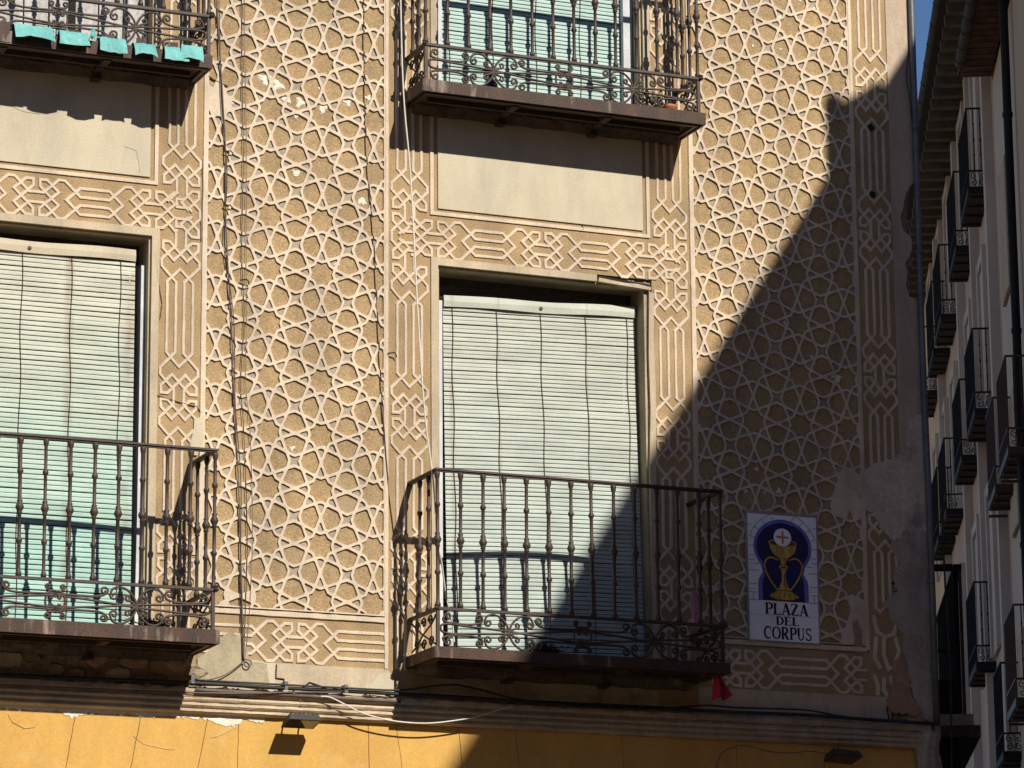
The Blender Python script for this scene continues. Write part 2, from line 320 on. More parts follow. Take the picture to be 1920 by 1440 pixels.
# ---------------------------------------------------------------- star lattice panels
P = .30; Rr = P/2; HT = -.0072; BW = .0069
def u(a): return (math.cos(a), math.sin(a))
def pt(c, r, a): return (c[0]+r*math.cos(a), c[1]+r*math.sin(a))
petal_left = [300]
def star_panel(x0, x1, z0, z1, ox, oz, skip=None, label=None):
    top = MB(); kites = MB(); extra = MB(); recs = []
    i0 = int((x0-ox)/P)-2; i1 = int((x1-ox)/P)+2; j0 = int((z0-oz)/P)-2; j1 = int((z1-oz)/P)+2
    cells = []
    for i in range(i0, i1+1):
        for j in range(j0, j1+1):
            c = (ox+i*P, oz+j*P); q = math.pi/4
            Mk = [pt(c, Rr, q*k) for k in range(8)]; Pk = [pt(c, .5412*Rr, q*k+q/2) for k in range(8)]; Nk = [pt(c, .43*Rr, q*k) for k in range(8)]
            cells.append(('star', [x for k in range(8) for x in (Nk[k], Pk[k])]))
            for k in range(8): cells.append(('kite', [Mk[k], Pk[k], Nk[k], Pk[k-1]]))
            s = (c[0]+Rr, c[1]+Rr); h = .4142*Rr
            Dk = [pt(s, h, q+2*q*k) for k in range(4)]; Ck = [pt(s, .185*Rr, 2*q*k) for k in range(4)]
            cells.append(('quad', [x for k in range(4) for x in (Ck[k], Dk[k])]))
            for k in range(4):
                a = 2*q*k; e = u(a); f = u(a+math.pi/2)
                Mo = (s[0]+Rr*e[0], s[1]+Rr*e[1]); A = (s[0]+Rr*(e[0]+f[0]), s[1]+Rr*(e[1]+f[1])); B = (s[0]+Rr*(e[0]-f[0]), s[1]+Rr*(e[1]-f[1]))
                ang = math.atan2(-f[1], -f[0]); PA = pt(A, .5412*Rr, ang+q/2)
                d2 = lambda p: (p[0]-s[0])**2+(p[1]-s[1])**2
                PA = min((pt(A, .5412*Rr, ang+t*q/2) for t in (-1, 1)), key=d2)
                ang2 = math.atan2(f[1], f[0]); PB = min((pt(B, .5412*Rr, ang2+t*q/2) for t in (-1, 1)), key=d2)
                DA = pt(s, h, a+q); DB = pt(s, h, a-q)
                cells.append(('petal', [Mo, PA, DA, pt(s, .185*Rr, a), DB, PB]))
    for kind, poly in cells:
        poly = [jit(p, .0013) for p in poly]
        if area(poly) < 0: poly = poly[::-1]
        poly = clip(poly, x0, x1, z0, z1)
        if not poly or abs(area(poly)) < 2e-5: continue
        cx = sum(p[0] for p in poly)/len(poly); cz = sum(p[1] for p in poly)/len(poly)
        ins = inset(poly, BW*(1+.22*h2(cx, cz, 5)))
        n = len(poly); small = area(ins) < 7e-5 or abs(area(ins)) > area(poly)
        if not small:   # inset must not have crossed itself
            for k in range(n):
                a, b_ = poly[k], poly[(k+1) % n]; c_, d_ = ins[k], ins[(k+1) % n]
                if (b_[0]-a[0])*(d_[0]-c_[0])+(b_[1]-a[1])*(d_[1]-c_[1]) < -1e-9: small = n < 5 or kind in ('kite', 'quad'); 
        worn = skip and skip(cx, cz)
        if small or worn:
            if n == len(poly): top.add([(p[0], HT, p[1]) for p in poly], [tuple(range(n))])
            continue
        ch = chaikin2(ins, .12 if kind != 'kite' else .18); nn = len(ch)
        v = [(p[0], HT, p[1]) for p in poly]+[(p[0], HT, p[1]) for p in ch]
        f = []
        for k in range(n):
            f.append((k, n+2*k+1, n+2*k)); f.append((k, (k+1) % n, n+(2*(k+1)) % nn, n+2*k+1))
        top.add(v, f)
        dep = (0.0024 if kind in ('star', 'petal') else .0012)+h2(cx, cz, 8)*.0022
        # sides and floor of the recess
        fl = [(p[0]+(cx-p[0])*.05+h2(p[0], p[1], 3)*.0012, p[1]+(cz-p[1])*.05+h2(p[0], p[1], 4)*.0012) for p in ch]
        mid = [(cx+(p[0]-cx)*.62, cz+(p[1]-cz)*.62) for p in ch]
        v = [(p[0], HT, p[1]) for p in ch]+[(p[0], dep, p[1]) for p in fl]+[(p[0], dep+.0016, p[1]) for p in mid]+[(cx, dep+.0012, cz)]
        f = [(k, (k+1) % nn, nn+(k+1) % nn, nn+k) for k in range(nn)]+[(nn+k, nn+(k+1) % nn, 2*nn+(k+1) % nn, 2*nn+k) for k in range(nn)]+[(2*nn+k, 2*nn+(k+1) % nn, 3*nn) for k in range(nn)]
        if kind in ('kite', 'quad'): kites.add(v, f)
        else: recs.append((kind, v, f))
    lat = top.build('star_lattice', 'band', HOUSE, label=label)
    kites.build('small_recesses', 'grey', lat, kind='stuff')
    for kind, v, f in recs:
        if kind == 'petal':
            if petal_left[0] <= 0: extra.add(v, f); continue
            petal_left[0] -= 1
        MB().add(v, f).build('star_recess' if kind == 'star' else 'petal_recess', 'sand', lat)
    if extra.f: extra.build('petal_recesses', 'sand', lat, kind='stuff')
    return lat
random.seed(3)
wornL = lambda x, z: (x < -.59 and 7.45 < z < 7.60) or (x < -.30 and z < 4.80 and h2(x, z, 9) > -.2)
wornR = lambda x, z: (x > 3.12 and 5.50 < z < 5.68) or (x > 3.15 and z < 4.98)
panL = star_panel(-.662, .366, 4.722, ZT, 0, 8.085, wornL, 'carved lattice of eight pointed stars between the two tall windows')
panR = star_panel(2.247, 3.288, 4.722, ZT, 2.605, 8.085-.0146, wornR, 'carved lattice of eight pointed stars at the street corner, half in shade')

# ---------------------------------------------------------------- frieze ground (sanded), one sheet without overlaps
ff = MB()
def sheet(mb, x0, x1, z0, z1, y=0.0, th=.0135):
    mb.box((x0, y, z0), (x1, th, z1))
for dx in (0, -2.911):
    for (a, b_) in ((.386, .636), (1.982, 2.226)):
        sheet(ff, a+dx, b_+dx, 4.30, ZT+.7)
    sheet(ff, .636+dx, 1.982+dx, 6.742, 6.985)
    sheet(ff, .636+dx, 1.982+dx, 6.985, 7.62)     # carried behind the plain panel
sheet(ff, 3.307, 3.545, 4.43, ZT)
sheet(ff, -.683, .386, 4.437, 4.68); sheet(ff, 2.226, 3.307, 4.437, 4.68)
sheet(ff, -.683, .386, 4.68, ZT, y=.009); sheet(ff, 2.226, 3.307, 4.68, ZT, y=.009)
ff.build('frieze_ground', 'sand', HOUSE)
b = MB(); b.box((U0, .001, 4.14), (-2.54, .0135, ZT)); b.build('plain_render', 'sand', HOUSE)

# ---------------------------------------------------------------- raised strapwork
strip_n = [0]
def strip(pts, closed=False, w=.0125, h=.0062, m='band', name='strapwork', y0=-.0002, jt=.0010, parent=None):
    P_ = []
    n = len(pts)
    for i in range(n if closed else n-1):
        a = pts[i]; b_ = pts[(i+1) % n]; L = math.hypot(b_[0]-a[0], b_[1]-a[1]); k = max(1, int(L/.035))
        for q in range(k):
            t = q/k; p = (a[0]+(b_[0]-a[0])*t, a[1]+(b_[1]-a[1])*t)
            P_.append(p if q == 0 and not closed and i == 0 else jit(p, jt))
    if not closed: P_.append(pts[-1])
    n = len(P_); v = []; f = []
    strip_n[0] += 1; hh = h+(strip_n[0] % 7)*.00025
    for i in range(n):
        a = P_[i-1] if (i or closed) else P_[i]; c = P_[(i+1) % n] if (i < n-1 or closed) else P_[i]; b_ = P_[i]
        e1 = Vector((b_[0]-a[0], b_[1]-a[1])); e2 = Vector((c[0]-b_[0], c[1]-b_[1]))
        if e1.length < 1e-6: e1 = e2
        if e2.length < 1e-6: e2 = e1
        e1.normalize(); e2.normalize(); m_ = Vector((-e1.y-e2.y, e1.x+e2.x))
        if m_.length < .1: m_ = Vector((-e1.y, e1.x))
        m_.normalize(); k = 1/max(.5, m_.dot(Vector((-e1.y, e1.x))))
        ww = w/2*(1+.22*h2(b_[0], b_[1], 6))
        for off, y in ((-(ww+.0035), y0), (-ww, -hh), (ww, -hh), (ww+.0035, y0)):
            v.append((b_[0]+m_.x*off*k, y-(.0009*i/n if y != y0 else 0), b_[1]+m_.y*off*k))
    for i in range(n if closed else n-1):
        j = (i+1) % n
        for k in range(3): f.append((i*4+k, j*4+k, j*4+k+1, i*4+k+1))
    if not closed: f += [(0, 1, 2, 3), (4*n-1, 4*n-2, 4*n-3, 4*n-4)]
    mb = MB(); mb.v = v; mb.f = [tuple(reversed(q)) for q in f]
    return mb.build(name, m, parent or HOUSE)
GT = .0365
A_UP = [(-5.9, 1.35), (-4.25, 3), (-3.3, 3), (-1.1, .8), (1.1, .8), (3.3, 3), (4.25, 3), (5.9, 1.35)]
LOOP = [(-3.35, 1.05), (-1.6, 2.8), (-.5, 2.8), (-.5, 1.75), (-1.25, 1), (-3.35, -1.05), (-1.6, -2.8), (-.5, -2.8), (-.5, -1.75), (-1.25, -1)]
CHEV = [(-5.9, 1.35), (-4.55, 0), (-5.9, -1.35)]
flip = lambda L: [(s, -t) for s, t in L]
mir = lambda L: [(-s, t) for s, t in L]
def mk(vert, c, sc, axis):
    """frieze coordinates (s along, t across) to wall (x,z); c = s origin, axis = centre line"""
    if vert: return lambda L: [(axis+t*GT*.96, c-s*sc) for s, t in L]
    return lambda L: [(c+s*sc, axis+t*GT*.96) for s, t in L]
def knot(T, left=True, right=True, parts='full'):
    if parts == 'full':
        strip(T(A_UP)); strip(T(flip(A_UP)))
    if left: strip(T(LOOP), True)
    if right: strip(T(mir(LOOP)), True)
    if left and parts == 'full': strip(T(CHEV))
    if right and parts == 'full': strip(T(mir(CHEV)))
def bars(T, s1, s2, open1=False, open2=False):
    for t in (1.35, -1.35):
        if open2: strip(T([(s2, t+.7), (s1+.7, t+.7), (s1, t), (s1+.7, t-.7), (s2, t-.7)]))
        elif open1: strip(T([(s1, t+.7), (s2-.7, t+.7), (s2, t), (s2-.7, t-.7), (s1, t-.7)]))
        else: strip(T([(s1, t), (s1+.7, t+.7), (s2-.7, t+.7), (s2, t), (s2-.7, t-.7), (s1+.7, t-.7)]), True)
def vfrieze(axis, segs):
    for kind, za, zb in segs:          # za upper, zb lower
        L = za-zb
        if kind == 'k': knot(mk(True, (za+zb)/2, L/11.8, axis))
        elif kind == 'b': sc = GT; bars(mk(True, za, sc, axis), 0, L/sc)
        elif kind == 'bo': sc = GT; bars(mk(True, za, sc, axis), 0, L/sc, open2=True)
        elif kind == 'bt': sc = GT; bars(mk(True, za, sc, axis), 0, L/sc, open1=True)
        elif kind == 'c':              # junction with the horizontal frieze: two knots run together
            sc = L/19.8; T = mk(True, za, sc, axis)
            far = (lambda q: q) if axis in (-.803, 2.10) else flip; near = flip if axis in (-.803, 2.10) else (lambda q: q)
            strip(T(far([(0, 1.35), (1.65, 3), (2.6, 3), (4.8, .8), (7.0, .8), (9.2, 3), (10.6, 3), (12.8, .8), (15., .8), (17.2, 3), (18.15, 3), (19.8, 1.35)])))
            strip(T(near([(0, 1.35), (1.65, 3), (2.6, 3), (4.8, .8), (6.9, .8), (8.3, 2.2)]))); strip(T(near([(19.8, 1.35), (18.15, 3), (17.2, 3), (15., .8), (12.9, .8), (11.5, 2.2)])))
            T1 = mk(True, za-5.9*sc, sc, axis); T2 = mk(True, za-13.9*sc, sc, axis)
            HL = [(-2.3, .02), (-3.35, 1.05), (-1.6, 2.8), (-.5, 2.8), (-.5, 1.75)]
            strip(T1(LOOP), True); strip(T1(far(mir(HL))), True); strip(T2(far(HL)), True); strip(T2(mir(LOOP)), True)
            TM = mk(True, za-9.9*sc, sc, axis)
            strip(TM(far([(-.9, -.9), (-.9, 1.2), (-.35, 1.75)]))); strip(TM(far([(.9, -.9), (.9, 1.2), (.35, 1.75)]))); strip(TM(near([(-2.1, -.4), (-2.1, .8), (-1.1, .8)]))); strip(TM(near([(2.1, -.4), (2.1, .8), (1.1, .8)])))
            strip(T1(CHEV)); strip(T2(mir(CHEV)))
TOPZ = 8.05
for ax in (-.803, .511, 2.10, -2.401):
    vfrieze(ax, [('b', ZT-.05, 8.50), ('k', 8.50, 8.05), ('b', 8.05, 7.20), ('c', 7.20, 6.482), ('b', 6.482, 6.043), ('k', 6.043, 5.615), ('b', 5.615, 5.19), ('k', 5.19, 4.76), ('bo', 4.76, 4.44)])
vfrieze(3.432, [('bt', ZT, 8.27), ('k', 8.27, 7.81), ('b', 7.81, 7.403), ('k', 7.403, 6.962), ('b', 6.962, 6.525), ('k', 6.525, 6.092), ('bo', 6.092, 5.735), ('k', 5.60+.11, 5.288), ('b', 5.288, 4.922)])
for dx in (0, -2.911):
    zc = 6.848
    T = mk(False, .661+dx, .215/5.9, zc); strip(T([(-3.9, 3), (-3.3, 3)]+A_UP[3:])); strip(T([(-3.9, -3), (-3.3, -3)]+flip(A_UP[3:]))); strip(T(LOOP), True); strip(T(mir(LOOP)), True); strip(T(mir(CHEV)))
    bars(mk(False, .876+dx, GT, zc), 0, .218/GT)
    knot(mk(False, 1.3085+dx, .2145/5.9, zc))
    bars(mk(False, 1.523+dx, GT, zc), 0, .211/GT)
    T = mk(False, 1.949+dx, .215/5.9, zc); strip(T(A_UP[:5]+[(3.3, 3), (3.9, 3)])); strip(T(flip(A_UP[:5])+[(3.3, -3), (3.9, -3)])); strip(T(LOOP), True); strip(T(mir(LOOP)), True); strip(T(CHEV))
zc = 4.553
knot(mk(False, -.14, .217/5.9, zc)); bars(mk(False, .077, GT, zc), 0, .29/GT, open2=True); bars(mk(False, -.68, GT, zc), 0, .323/GT, open1=True)
knot(mk(False, 2.505, .215/5.9, zc)); bars(mk(False, 2.72, GT, zc), 0, .336/GT); knot(mk(False, 3.27, .215/5.9, zc), right=False, parts='x')
strip(mk(False, 3.27, .215/5.9, zc)([(-5.9, 1.35), (-4.25, 3), (-3.3, 3), (-1.1, .8), (.4, .8)])); strip(mk(False, 3.27, .215/5.9, zc)([(-5.9, -1.35), (-4.25, -3), (-3.3, -3), (-1.1, -.8), (.4, -.8)])); strip(mk(False, 3.27, .215/5.9, zc)(CHEV))
# worn worm-like remains of the corner knot
for L in ([(3.34, 4.90), (3.36, 4.80), (3.42, 4.78), (3.47, 4.80), (3.50, 4.88)], [(3.36, 4.78), (3.345, 4.66), (3.375, 4.60)], [(3.41, 4.78), (3.40, 4.68), (3.43, 4.60), (3.47, 4.62)],
          [(3.48, 4.78), (3.50, 4.70), (3.47, 4.62)], [(3.44, 4.56), (3.46, 4.50), (3.52, 4.50)], [(3.33, 4.56), (3.36, 4.50), (3.35, 4.44)], [(3.40, 4.55), (3.39, 4.47), (3.42, 4.44)]):
    strip([jit(p, .004) for p in L], w=.018)

# stripes that edge the friezes
def stripe(x0, z0, x1, z1, w=.02, h=.0082, m='band', name='border_stripe'):
    strip([(x0, z0), (x1, z1)], w=w, h=h, m=m, name=name, jt=.0008)
for x in (-.672, .376, 2.237, 3.298): stripe(x, 4.70 if x != .376 else 4.44, x, ZT)
stripe(-.662, 4.70, .366, 4.70, w=.024); stripe(2.247, 4.70, 3.288, 4.70, w=.024)

# ---------------------------------------------------------------- plain panels and window surrounds
def frame_strip(x0, x1, z0, z1, w, y, mb, th=.0):
    """U shaped raised fillet: both sides and bottom"""
    mb.prism([(x0, z1), (x0, z0), (x1, z0), (x1, z1), (x1-w, z1), (x1-w, z0+w), (x0+w, z0+w), (x0+w, z1)], y, th)
for dx, lb in ((0, 'smooth cream panel under the upper balcony on the right'), (-2.911, 'smooth cream panel under the green hung balcony')):
    b = MB(); frame_strip(.634+dx, 1.975+dx, 6.985, 7.615, .020, -.008, b); b.build('panel_fillet', 'band', HOUSE)
    b = MB(); poly = []
    x0, x1, z0, z1 = .680+dx, 1.930+dx, 7.024, 7.612
    b.prism([(x0, z0), (x1, z0), (x1, z1), (x0, z1)], -.009, -.0003)
    b.build('plain_panel', 'cream', HOUSE, label=lb)
for k, (x0, x1, z0, z1) in enumerate(WIN):
    zz = 4.44 if k < 2 else 7.63; w_ = .042
    if k == 0:   # a length of the head has broken away and hangs
        b = MB(); b.prism([(x0-w_, zz), (x0, zz), (x0, z1), (x1+.036, z1), (x1+.04, z1+.0), (x1+w_, zz), (x1+w_+.0, zz), (x1+w_, z1-.02), (x1+w_-.005, z1+.01), (x1+.02, z1+.012), (x1-.30, z1+.006), (x1-.31, z1+.040), (x1-.5, z1+w_-.002), (x0-w_, z1+w_)][:3]+[(x1-.31, z1), (x1-.31, z1+.038), (x1-.5, z1+w_-.002), (x0-w_, z1+w_)], -.0082, .013)
        b.prism([(x1+.004, zz), (x1+w_, zz), (x1+w_-.004, 5.6), (x1+w_+.002, 6.1), (x1+w_-.006, 6.4), (x1+w_, z1-.04), (x1+.012, z1-.03), (x1+.004, 6.3), (x1+.010, 6.0), (x1+.0, 5.7)], -.0082, .013)
        b.build('window_surround', 'surr', HOUSE)
        b = MB(); b.prism([(x1-.305, z1-.002), (x1+.020, z1-.022), (x1+.022, z1-.006), (x1-.06, z1+.006), (x1-.14, z1+.004), (x1-.22, z1+.012), (x1-.30, z1+.020)], -.016, .012)
        b.build('broken_fillet', 'surr', HOUSE, label='broken strip of plaster lifting from the head of the window')
        b = MB(); b.prism([(x1-.305, z1+.0125), (x1-.295, z1+.036), (x1-.1, z1+.022), (x1+.02, z1+.014), (x1+.02, z1-.005), (x1-.06, z1+.006), (x1-.22, z1+.0115)], -.0009, .0125)
        b.build('crack_shade', 'dark', HOUSE)  # dark sheet standing for the shade in the gap above the lifted strip
    else:
        b = MB(); b.prism([(x0-w_, zz), (x0, zz), (x0, z1), (x1, z1), (x1, zz), (x1+w_, zz), (x1+w_, z1+w_), (x0-w_, z1+w_)], -.0082, .013); b.build('window_surround', 'surr', HOUSE)
    # lining of the opening
    b = MB(); t = .012
    b.box((x0+.0005, .0132, zz), (x0+t, .345, z1-.0005)); b.box((x1-t, .0132, zz), (x1-.0005, .345, z1-.0005)); b.box((x0+t, .0132, z1-t), (x1-t, .345, z1-.0005))
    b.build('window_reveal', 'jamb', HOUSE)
    b = MB(); b.prism([(x0+t, zz), (x0+.062, zz), (x0+.062, z1-.16), (x1-.062, z1-.16), (x1-.062, zz), (x1-t, zz), (x1-t, z1-.116), (x0+t, z1-.116)], .20, .25); fr = b.build('window_frame', 'framec', HOUSE)
    b = MB(); b.box((x0+t, .19, z1-.115), (x1-t, .26, z1-t)); b.build('lintel', 'woodd', fr)
    b = MB(); b.box((x0+.062, .255, zz), (x1-.062, .262, z1-.115)); b.build('pane', 'glass', fr)
# white painted strip frames that carry the blinds
for x0, z0, z1, m in ((.690, 4.55, 6.53, 'frame'), (.693, 7.65, 9.6, 'frame'), (1.876, 7.65, 9.6, 'frame')):
    b = MB(); b.box((x0, .10, z0), (x0+.056, .15, z1)); b.build('blind_rail', m, HOUSE)
b = MB(); b.prism([(-1.005, 4.55), (-.978, 4.55), (-.978, 6.55), (-1.0, 6.55), (-1.0, 5.2)], .06, .12); b.build('blind_rail', 'frame', HOUSE)

# ---------------------------------------------------------------- margins, repairs, corner
b = MB(); cm = [(3.545, ZT+.6), (3.545, 5.60), (3.713, 5.80)]
right = [(3.713, 6.76), (3.680, 6.793), (3.640, 6.80), (3.622, 6.87), (3.636, 6.95), (3.622, 7.0), (3.655, 7.05), (3.672, 7.10), (3.668, 7.16), (3.615, 7.20), (3.600, 7.27), (3.622, 7.34), (3.640, 7.42), (3.668, 7.47), (3.695, 7.50), (3.713, 7.56), (3.706, 7.9), (3.713, 8.2), (3.713, ZT+.6)]
b.prism(cm+right, -.0062, .0135); b.build('corner_margin', 'pink', HOUSE)
b = MB(); b.box((3.655, .014, 0), (3.700, .36, 6.78)); b.box((3.655, .014, 7.50), (3.700, .36, 12.4)); b.build('corner_core', 'rubble', HOUSE)
for z in (6.845, 6.93, 7.02, 7.24, 7.33, 7.41):
    b = MB(); x = 3.66+h2(z, 1)*.03; b.prism([jit(p, .006) for p in ((3.60, z-.03), (x, z-.032), (x+.01, z+.03), (3.60, z+.032))], .012+h2(z, 3)*.01, .2); b.build('exposed_brick', 'rubble', HOUSE)
def patch(pts, m, y, name='render_patch', rag=.010, label=None, sub=4):
    o = []
    for i in range(len(pts)):
        a = pts[i]; c = pts[(i+1) % len(pts)]
        for k in range(sub):
            t = k/sub; p = (a[0]+(c[0]-a[0])*t, a[1]+(c[1]-a[1])*t); o.append(jit(p, rag) if abs(p[0]-3.713) > .004 else p)
    return MB().prism(o, y, .013).build(name, m, HOUSE, label=label)
patch([(3.713, 6.12), (3.655, 6.09), (3.60, 6.03), (3.562, 5.86), (3.50, 5.82), (3.381, 5.79), (3.204, 5.68), (3.250, 5.60), (3.330, 5.50), (3.40, 5.42), (3.503, 5.324), (3.575, 5.42), (3.713, 5.40)], 'jamb2', -.0095, rag=.012, sub=9, label='large bare grey cement patch on the corner of the star panel')
patch([(3.713, 5.40), (3.575, 5.42), (3.530, 5.36), (3.451, 5.321), (3.520, 5.22), (3.465, 5.105), (3.493, 5.045), (3.40, 4.985), (3.47, 4.86), (3.519, 4.80), (3.546, 4.618), (3.575, 4.45), (3.62, 4.36), (3.713, 4.28)], 'cement', -.0112, rag=.012, sub=9, label='grey cement running down the house corner')
patch([(3.545, 5.62), (3.66, 5.62), (3.66, 5.30), (3.545, 5.20)], 'cement', .006)
b = MB(); b.box((3.5455, .002, 4.25), (3.712, .0135, 5.80)); b.build('corner_margin', 'cement', HOUSE)
patch([(3.36, 4.97), (3.43, 4.99), (3.488, 4.92), (3.46, 4.86), (3.40, 4.90), (3.34, 4.90)], 'salmon', -.0035)
patch([(3.205, 4.86), (3.235, 4.87), (3.262, 4.80), (3.268, 4.68), (3.205, 4.67)], 'salmon', -.0088)
patch([(3.45, 4.64), (3.50, 4.66), (3.545, 4.587), (3.57, 4.44), (3.634, 4.378), (3.60, 4.335), (3.536, 4.343), (3.42, 4.352), (3.40, 4.42), (3.438, 4.49)], 'salmon', -.0118, label='salmon coloured mortar showing at the foot of the corner')
# bottom margin beneath the lower friezes
b = MB(); b.prism([(-.683, 4.437), (-.683, 4.285), (.40, 4.285), (.40, 4.40), (.386, 4.437)], -.0055, .0135)
b.build('base_margin', 'surr', HOUSE)
b = MB(); b.prism([(2.226, 4.437), (2.226, 4.285), (3.43, 4.285), (3.43, 4.437)], -.0055, .0135); b.build('base_margin', 'surr', HOUSE)
for x0, x1, m in ((.40, 2.226, 'jamb'), (-2.54, -.683, 'rubble')):
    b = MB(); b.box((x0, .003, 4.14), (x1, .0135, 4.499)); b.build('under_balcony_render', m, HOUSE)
random.seed(11)
for k in range(16):      # stones in the broken wall beneath the left balcony
    x = -2.35+k*.112+random.uniform(-.02, .02); z = 4.36+random.uniform(-.05, .06); a = random.uniform(.05, .085); c = random.uniform(.035, .055)
    pts = [(x+a*math.cos(t)*random.uniform(.8, 1.1), z+c*math.sin(t)*random.uniform(.8, 1.1)) for t in [i*math.pi/4 for i in range(8)]]
    b = MB(); o = inset(pts, .012); n = 8
    b.add([(p[0], .002, p[1]) for p in pts]+[(p[0], -.012-random.random()*.012, p[1]) for p in o], [tuple(range(8, 16))]+[(i, (i+1) % 8, 8+(i+1) % 8, 8+i) for i in range(8)])
    b.build('wall_stone', random.choice(['rubble', 'salmon', 'jamb']), HOUSE)
# cream repair lumps
for pts, m in (([(-.68, 4.44), (-.50, 4.60), (-.42, 4.55), (-.40, 4.44), (-.30, 4.43), (-.28, 4.30), (-.68, 4.30)], 'jamb'), ([(-.40, 4.44), (-.255, 4.435), (-.255, 4.31), (-.38, 4.31)], 'cream'),
               ([(.26, 4.33), (.33, 4.40), (.40, 4.42), (.43, 4.36), (.42, 4.29), (.25, 4.30)], 'cream'), ([(-.72, 5.72), (-.66, 5.74), (-.672, 5.60), (-.70, 5.52), (-.735, 5.52)], 'cream')):
    patch(pts, m, -.0105-len(pts)*.0002, name='filler_patch', rag=.008, sub=3)
for L in ([(-.245, 4.43), (-.245, 4.36), (-.23, 4.355), (-.205, 4.355), (-.20, 4.325), (-.195, 4.305)], [(-.10, 4.31), (-.06, 4.345), (-.02, 4.335), (.02, 4.325), (.03, 4.315), (.06, 4.312)], [(.07, 4.325), (.10, 4.315), (.16, 4.305)],
          [(3.43, 4.43), (3.405, 4.38), (3.42, 4.30)]):
    strip([jit(p, .003) for p in L], w=.0045, h=.0105, m='dark', name='crack_shade', jt=.003)  # raised dark strips, colour standing for the shade inside cracks
for L in ([(-1.80, 7.34), (-1.74, 7.325), (-1.71, 7.315), (-1.60, 7.305)], [(-1.13, 7.175), (-1.06, 7.165), (-1.045, 7.10), (-1.04, 7.04)], [(-.93, 6.52), (-.915, 6.40), (-.905, 6.33), (-.912, 6.25)],
          [(-.925, 5.83), (-.80, 5.80), (-.70, 5.79), (-.675, 5.75)], [(-.69, 7.15), (-.686, 7.0), (-.692, 6.85), (-.688, 6.70)], [(1.56, 6.99), (1.553, 7.02)], [(1.63, 4.30), (1.62, 4.36), (1.635, 4.43)], [(-.66, 7.63), (-.60, 7.60), (-.55, 7.585)]):
    strip([jit(p, .003) for p in L], w=.0006, h=.0093, m='rubble', name='crack_shade', jt=.004)  # fine brown raised strips for hairline cracks, their depth put into colour
# rough white repairs inside a few recesses of the lattice
def splat(px, pz, r, m='white'):
    n = 14; pts = []; r *= 1.3
    for i in range(n):
        a = 2*math.pi*i/n; q = r*(1+.55*h2(px+i, pz, 2)+.3*math.sin(3*a+px*40)); pts.append((px+q*math.cos(a), pz+q*.85*math.sin(a)))
    b = MB(); o = inset(pts, r*.22)
    b.add([(p[0], .006, p[1]) for p in pts]+[(p[0], -.0002+h2(p[0], p[1])*.003, p[1]) for p in o]+[(px, -.001, pz)], [(i, (i+1) % n, n+(i+1) % n, n+i) for i in range(n)]+[(n+i, n+(i+1) % n, 2*n) for i in range(n)])
    b.build('plaster_repair', m, HOUSE)
for s_ in [(-.335, 7.655, .030), (-.262, 7.625, .034), (-.205, 7.555, .022), (-.128, 7.545, .026), (0.005, 7.53, .026), (.148, 7.575, .022), (-.15, 7.14, .020), (.235, 7.02, .022), (.10, 6.98, .018), (-.155, 7.46, .012),
           (-.018, 7.64, .010), (.27, 7.62, .016), (.30, 7.25, .014), (-.165, 5.60, .014), (.02, 5.62, .012), (.09, 6.65, .014), (-.18, 5.10, .010), (2.98, 8.55, .018), (3.08, 8.50, .018), (2.80, 8.46, .010), (2.84, 8.22, .009), (2.66, 8.22, .008), (2.85, 8.42, .013),
           (2.83, 6.57, .014), (3.13, 6.52, .012), (3.15, 6.27, .026), (2.62, 5.70, .012), (3.0, 6.38, .014), (2.67, 5.58, .020), (2.76, 5.58, .016), (2.55, 5.57, .013), (-.58, 7.5, .05), (-.62, 7.45, .03)]:
    splat(*s_)
# two raised near-black plugs, colour standing for the shade inside fixing holes
for x, z in ((3.422, 7.805), (3.419, 7.394)):
    b = MB(); n = 10; pts = [(x+.021*math.cos(2*math.pi*i/n)*(1+.3*h2(i, x)), z+.021*math.sin(2*math.pi*i/n)*(1+.3*h2(i, z))) for i in range(n)]
    b.prism(pts, -.0092, .012); b.build('hole_shade_plug', 'dark', HOUSE)

# ---------------------------------------------------------------- cornice and ground floor
def extrude_profile(prof, x0, x1, name, m, n=60, seed=0, parent=HOUSE):
    """(y,z) profile run along x with hand-made unevenness"""
    b = MB(); k = len(prof)
    for i in range(n+1):
        x = x0+(x1-x0)*i/n
        for j, (y, z) in enumerate(prof):
            a = 0 if j in (0, k-1) else (.0045 if j < 6 else .0012)
            b.v.append((x, y+h2(x, j*.37+seed, 1)*a*2, z+h2(x, j*.73+seed, 2)*a*2))
    for i in range(n):
        for j in range(k-1): b.f.append((i*k+j, i*k+j+1, (i+1)*k+j+1, (i+1)*k+j))
    b.f += [tuple(range(k)), tuple(n*k+j for j in range(k-1, -1, -1))]
    b.f = [tuple(reversed(q)) for q in b.f]
    return b.build(name, m, parent)
CP = [(.012, 4.289), (-.018, 4.288), (-.030, 4.278), (-.034, 4.262), (-.028, 4.250), (-.020, 4.246), (-.022, 4.236), (-.040, 4.232), (-.046, 4.222), (-.040, 4.212), (-.030, 4.208), (-.031, 4.202), (-.044, 4.198), (-.048, 4.189),
      (-.040, 4.180), (-.030, 4.177), (-.030, 4.170), (-.040, 4.166), (-.042, 4.158), (-.030, 4.150), (-.012, 4.146), (.012, 4.145)]
extrude_profile(CP, -2.6, 3.60, 'cornice', 'cornice', n=160)
random.seed(21); b = MB()
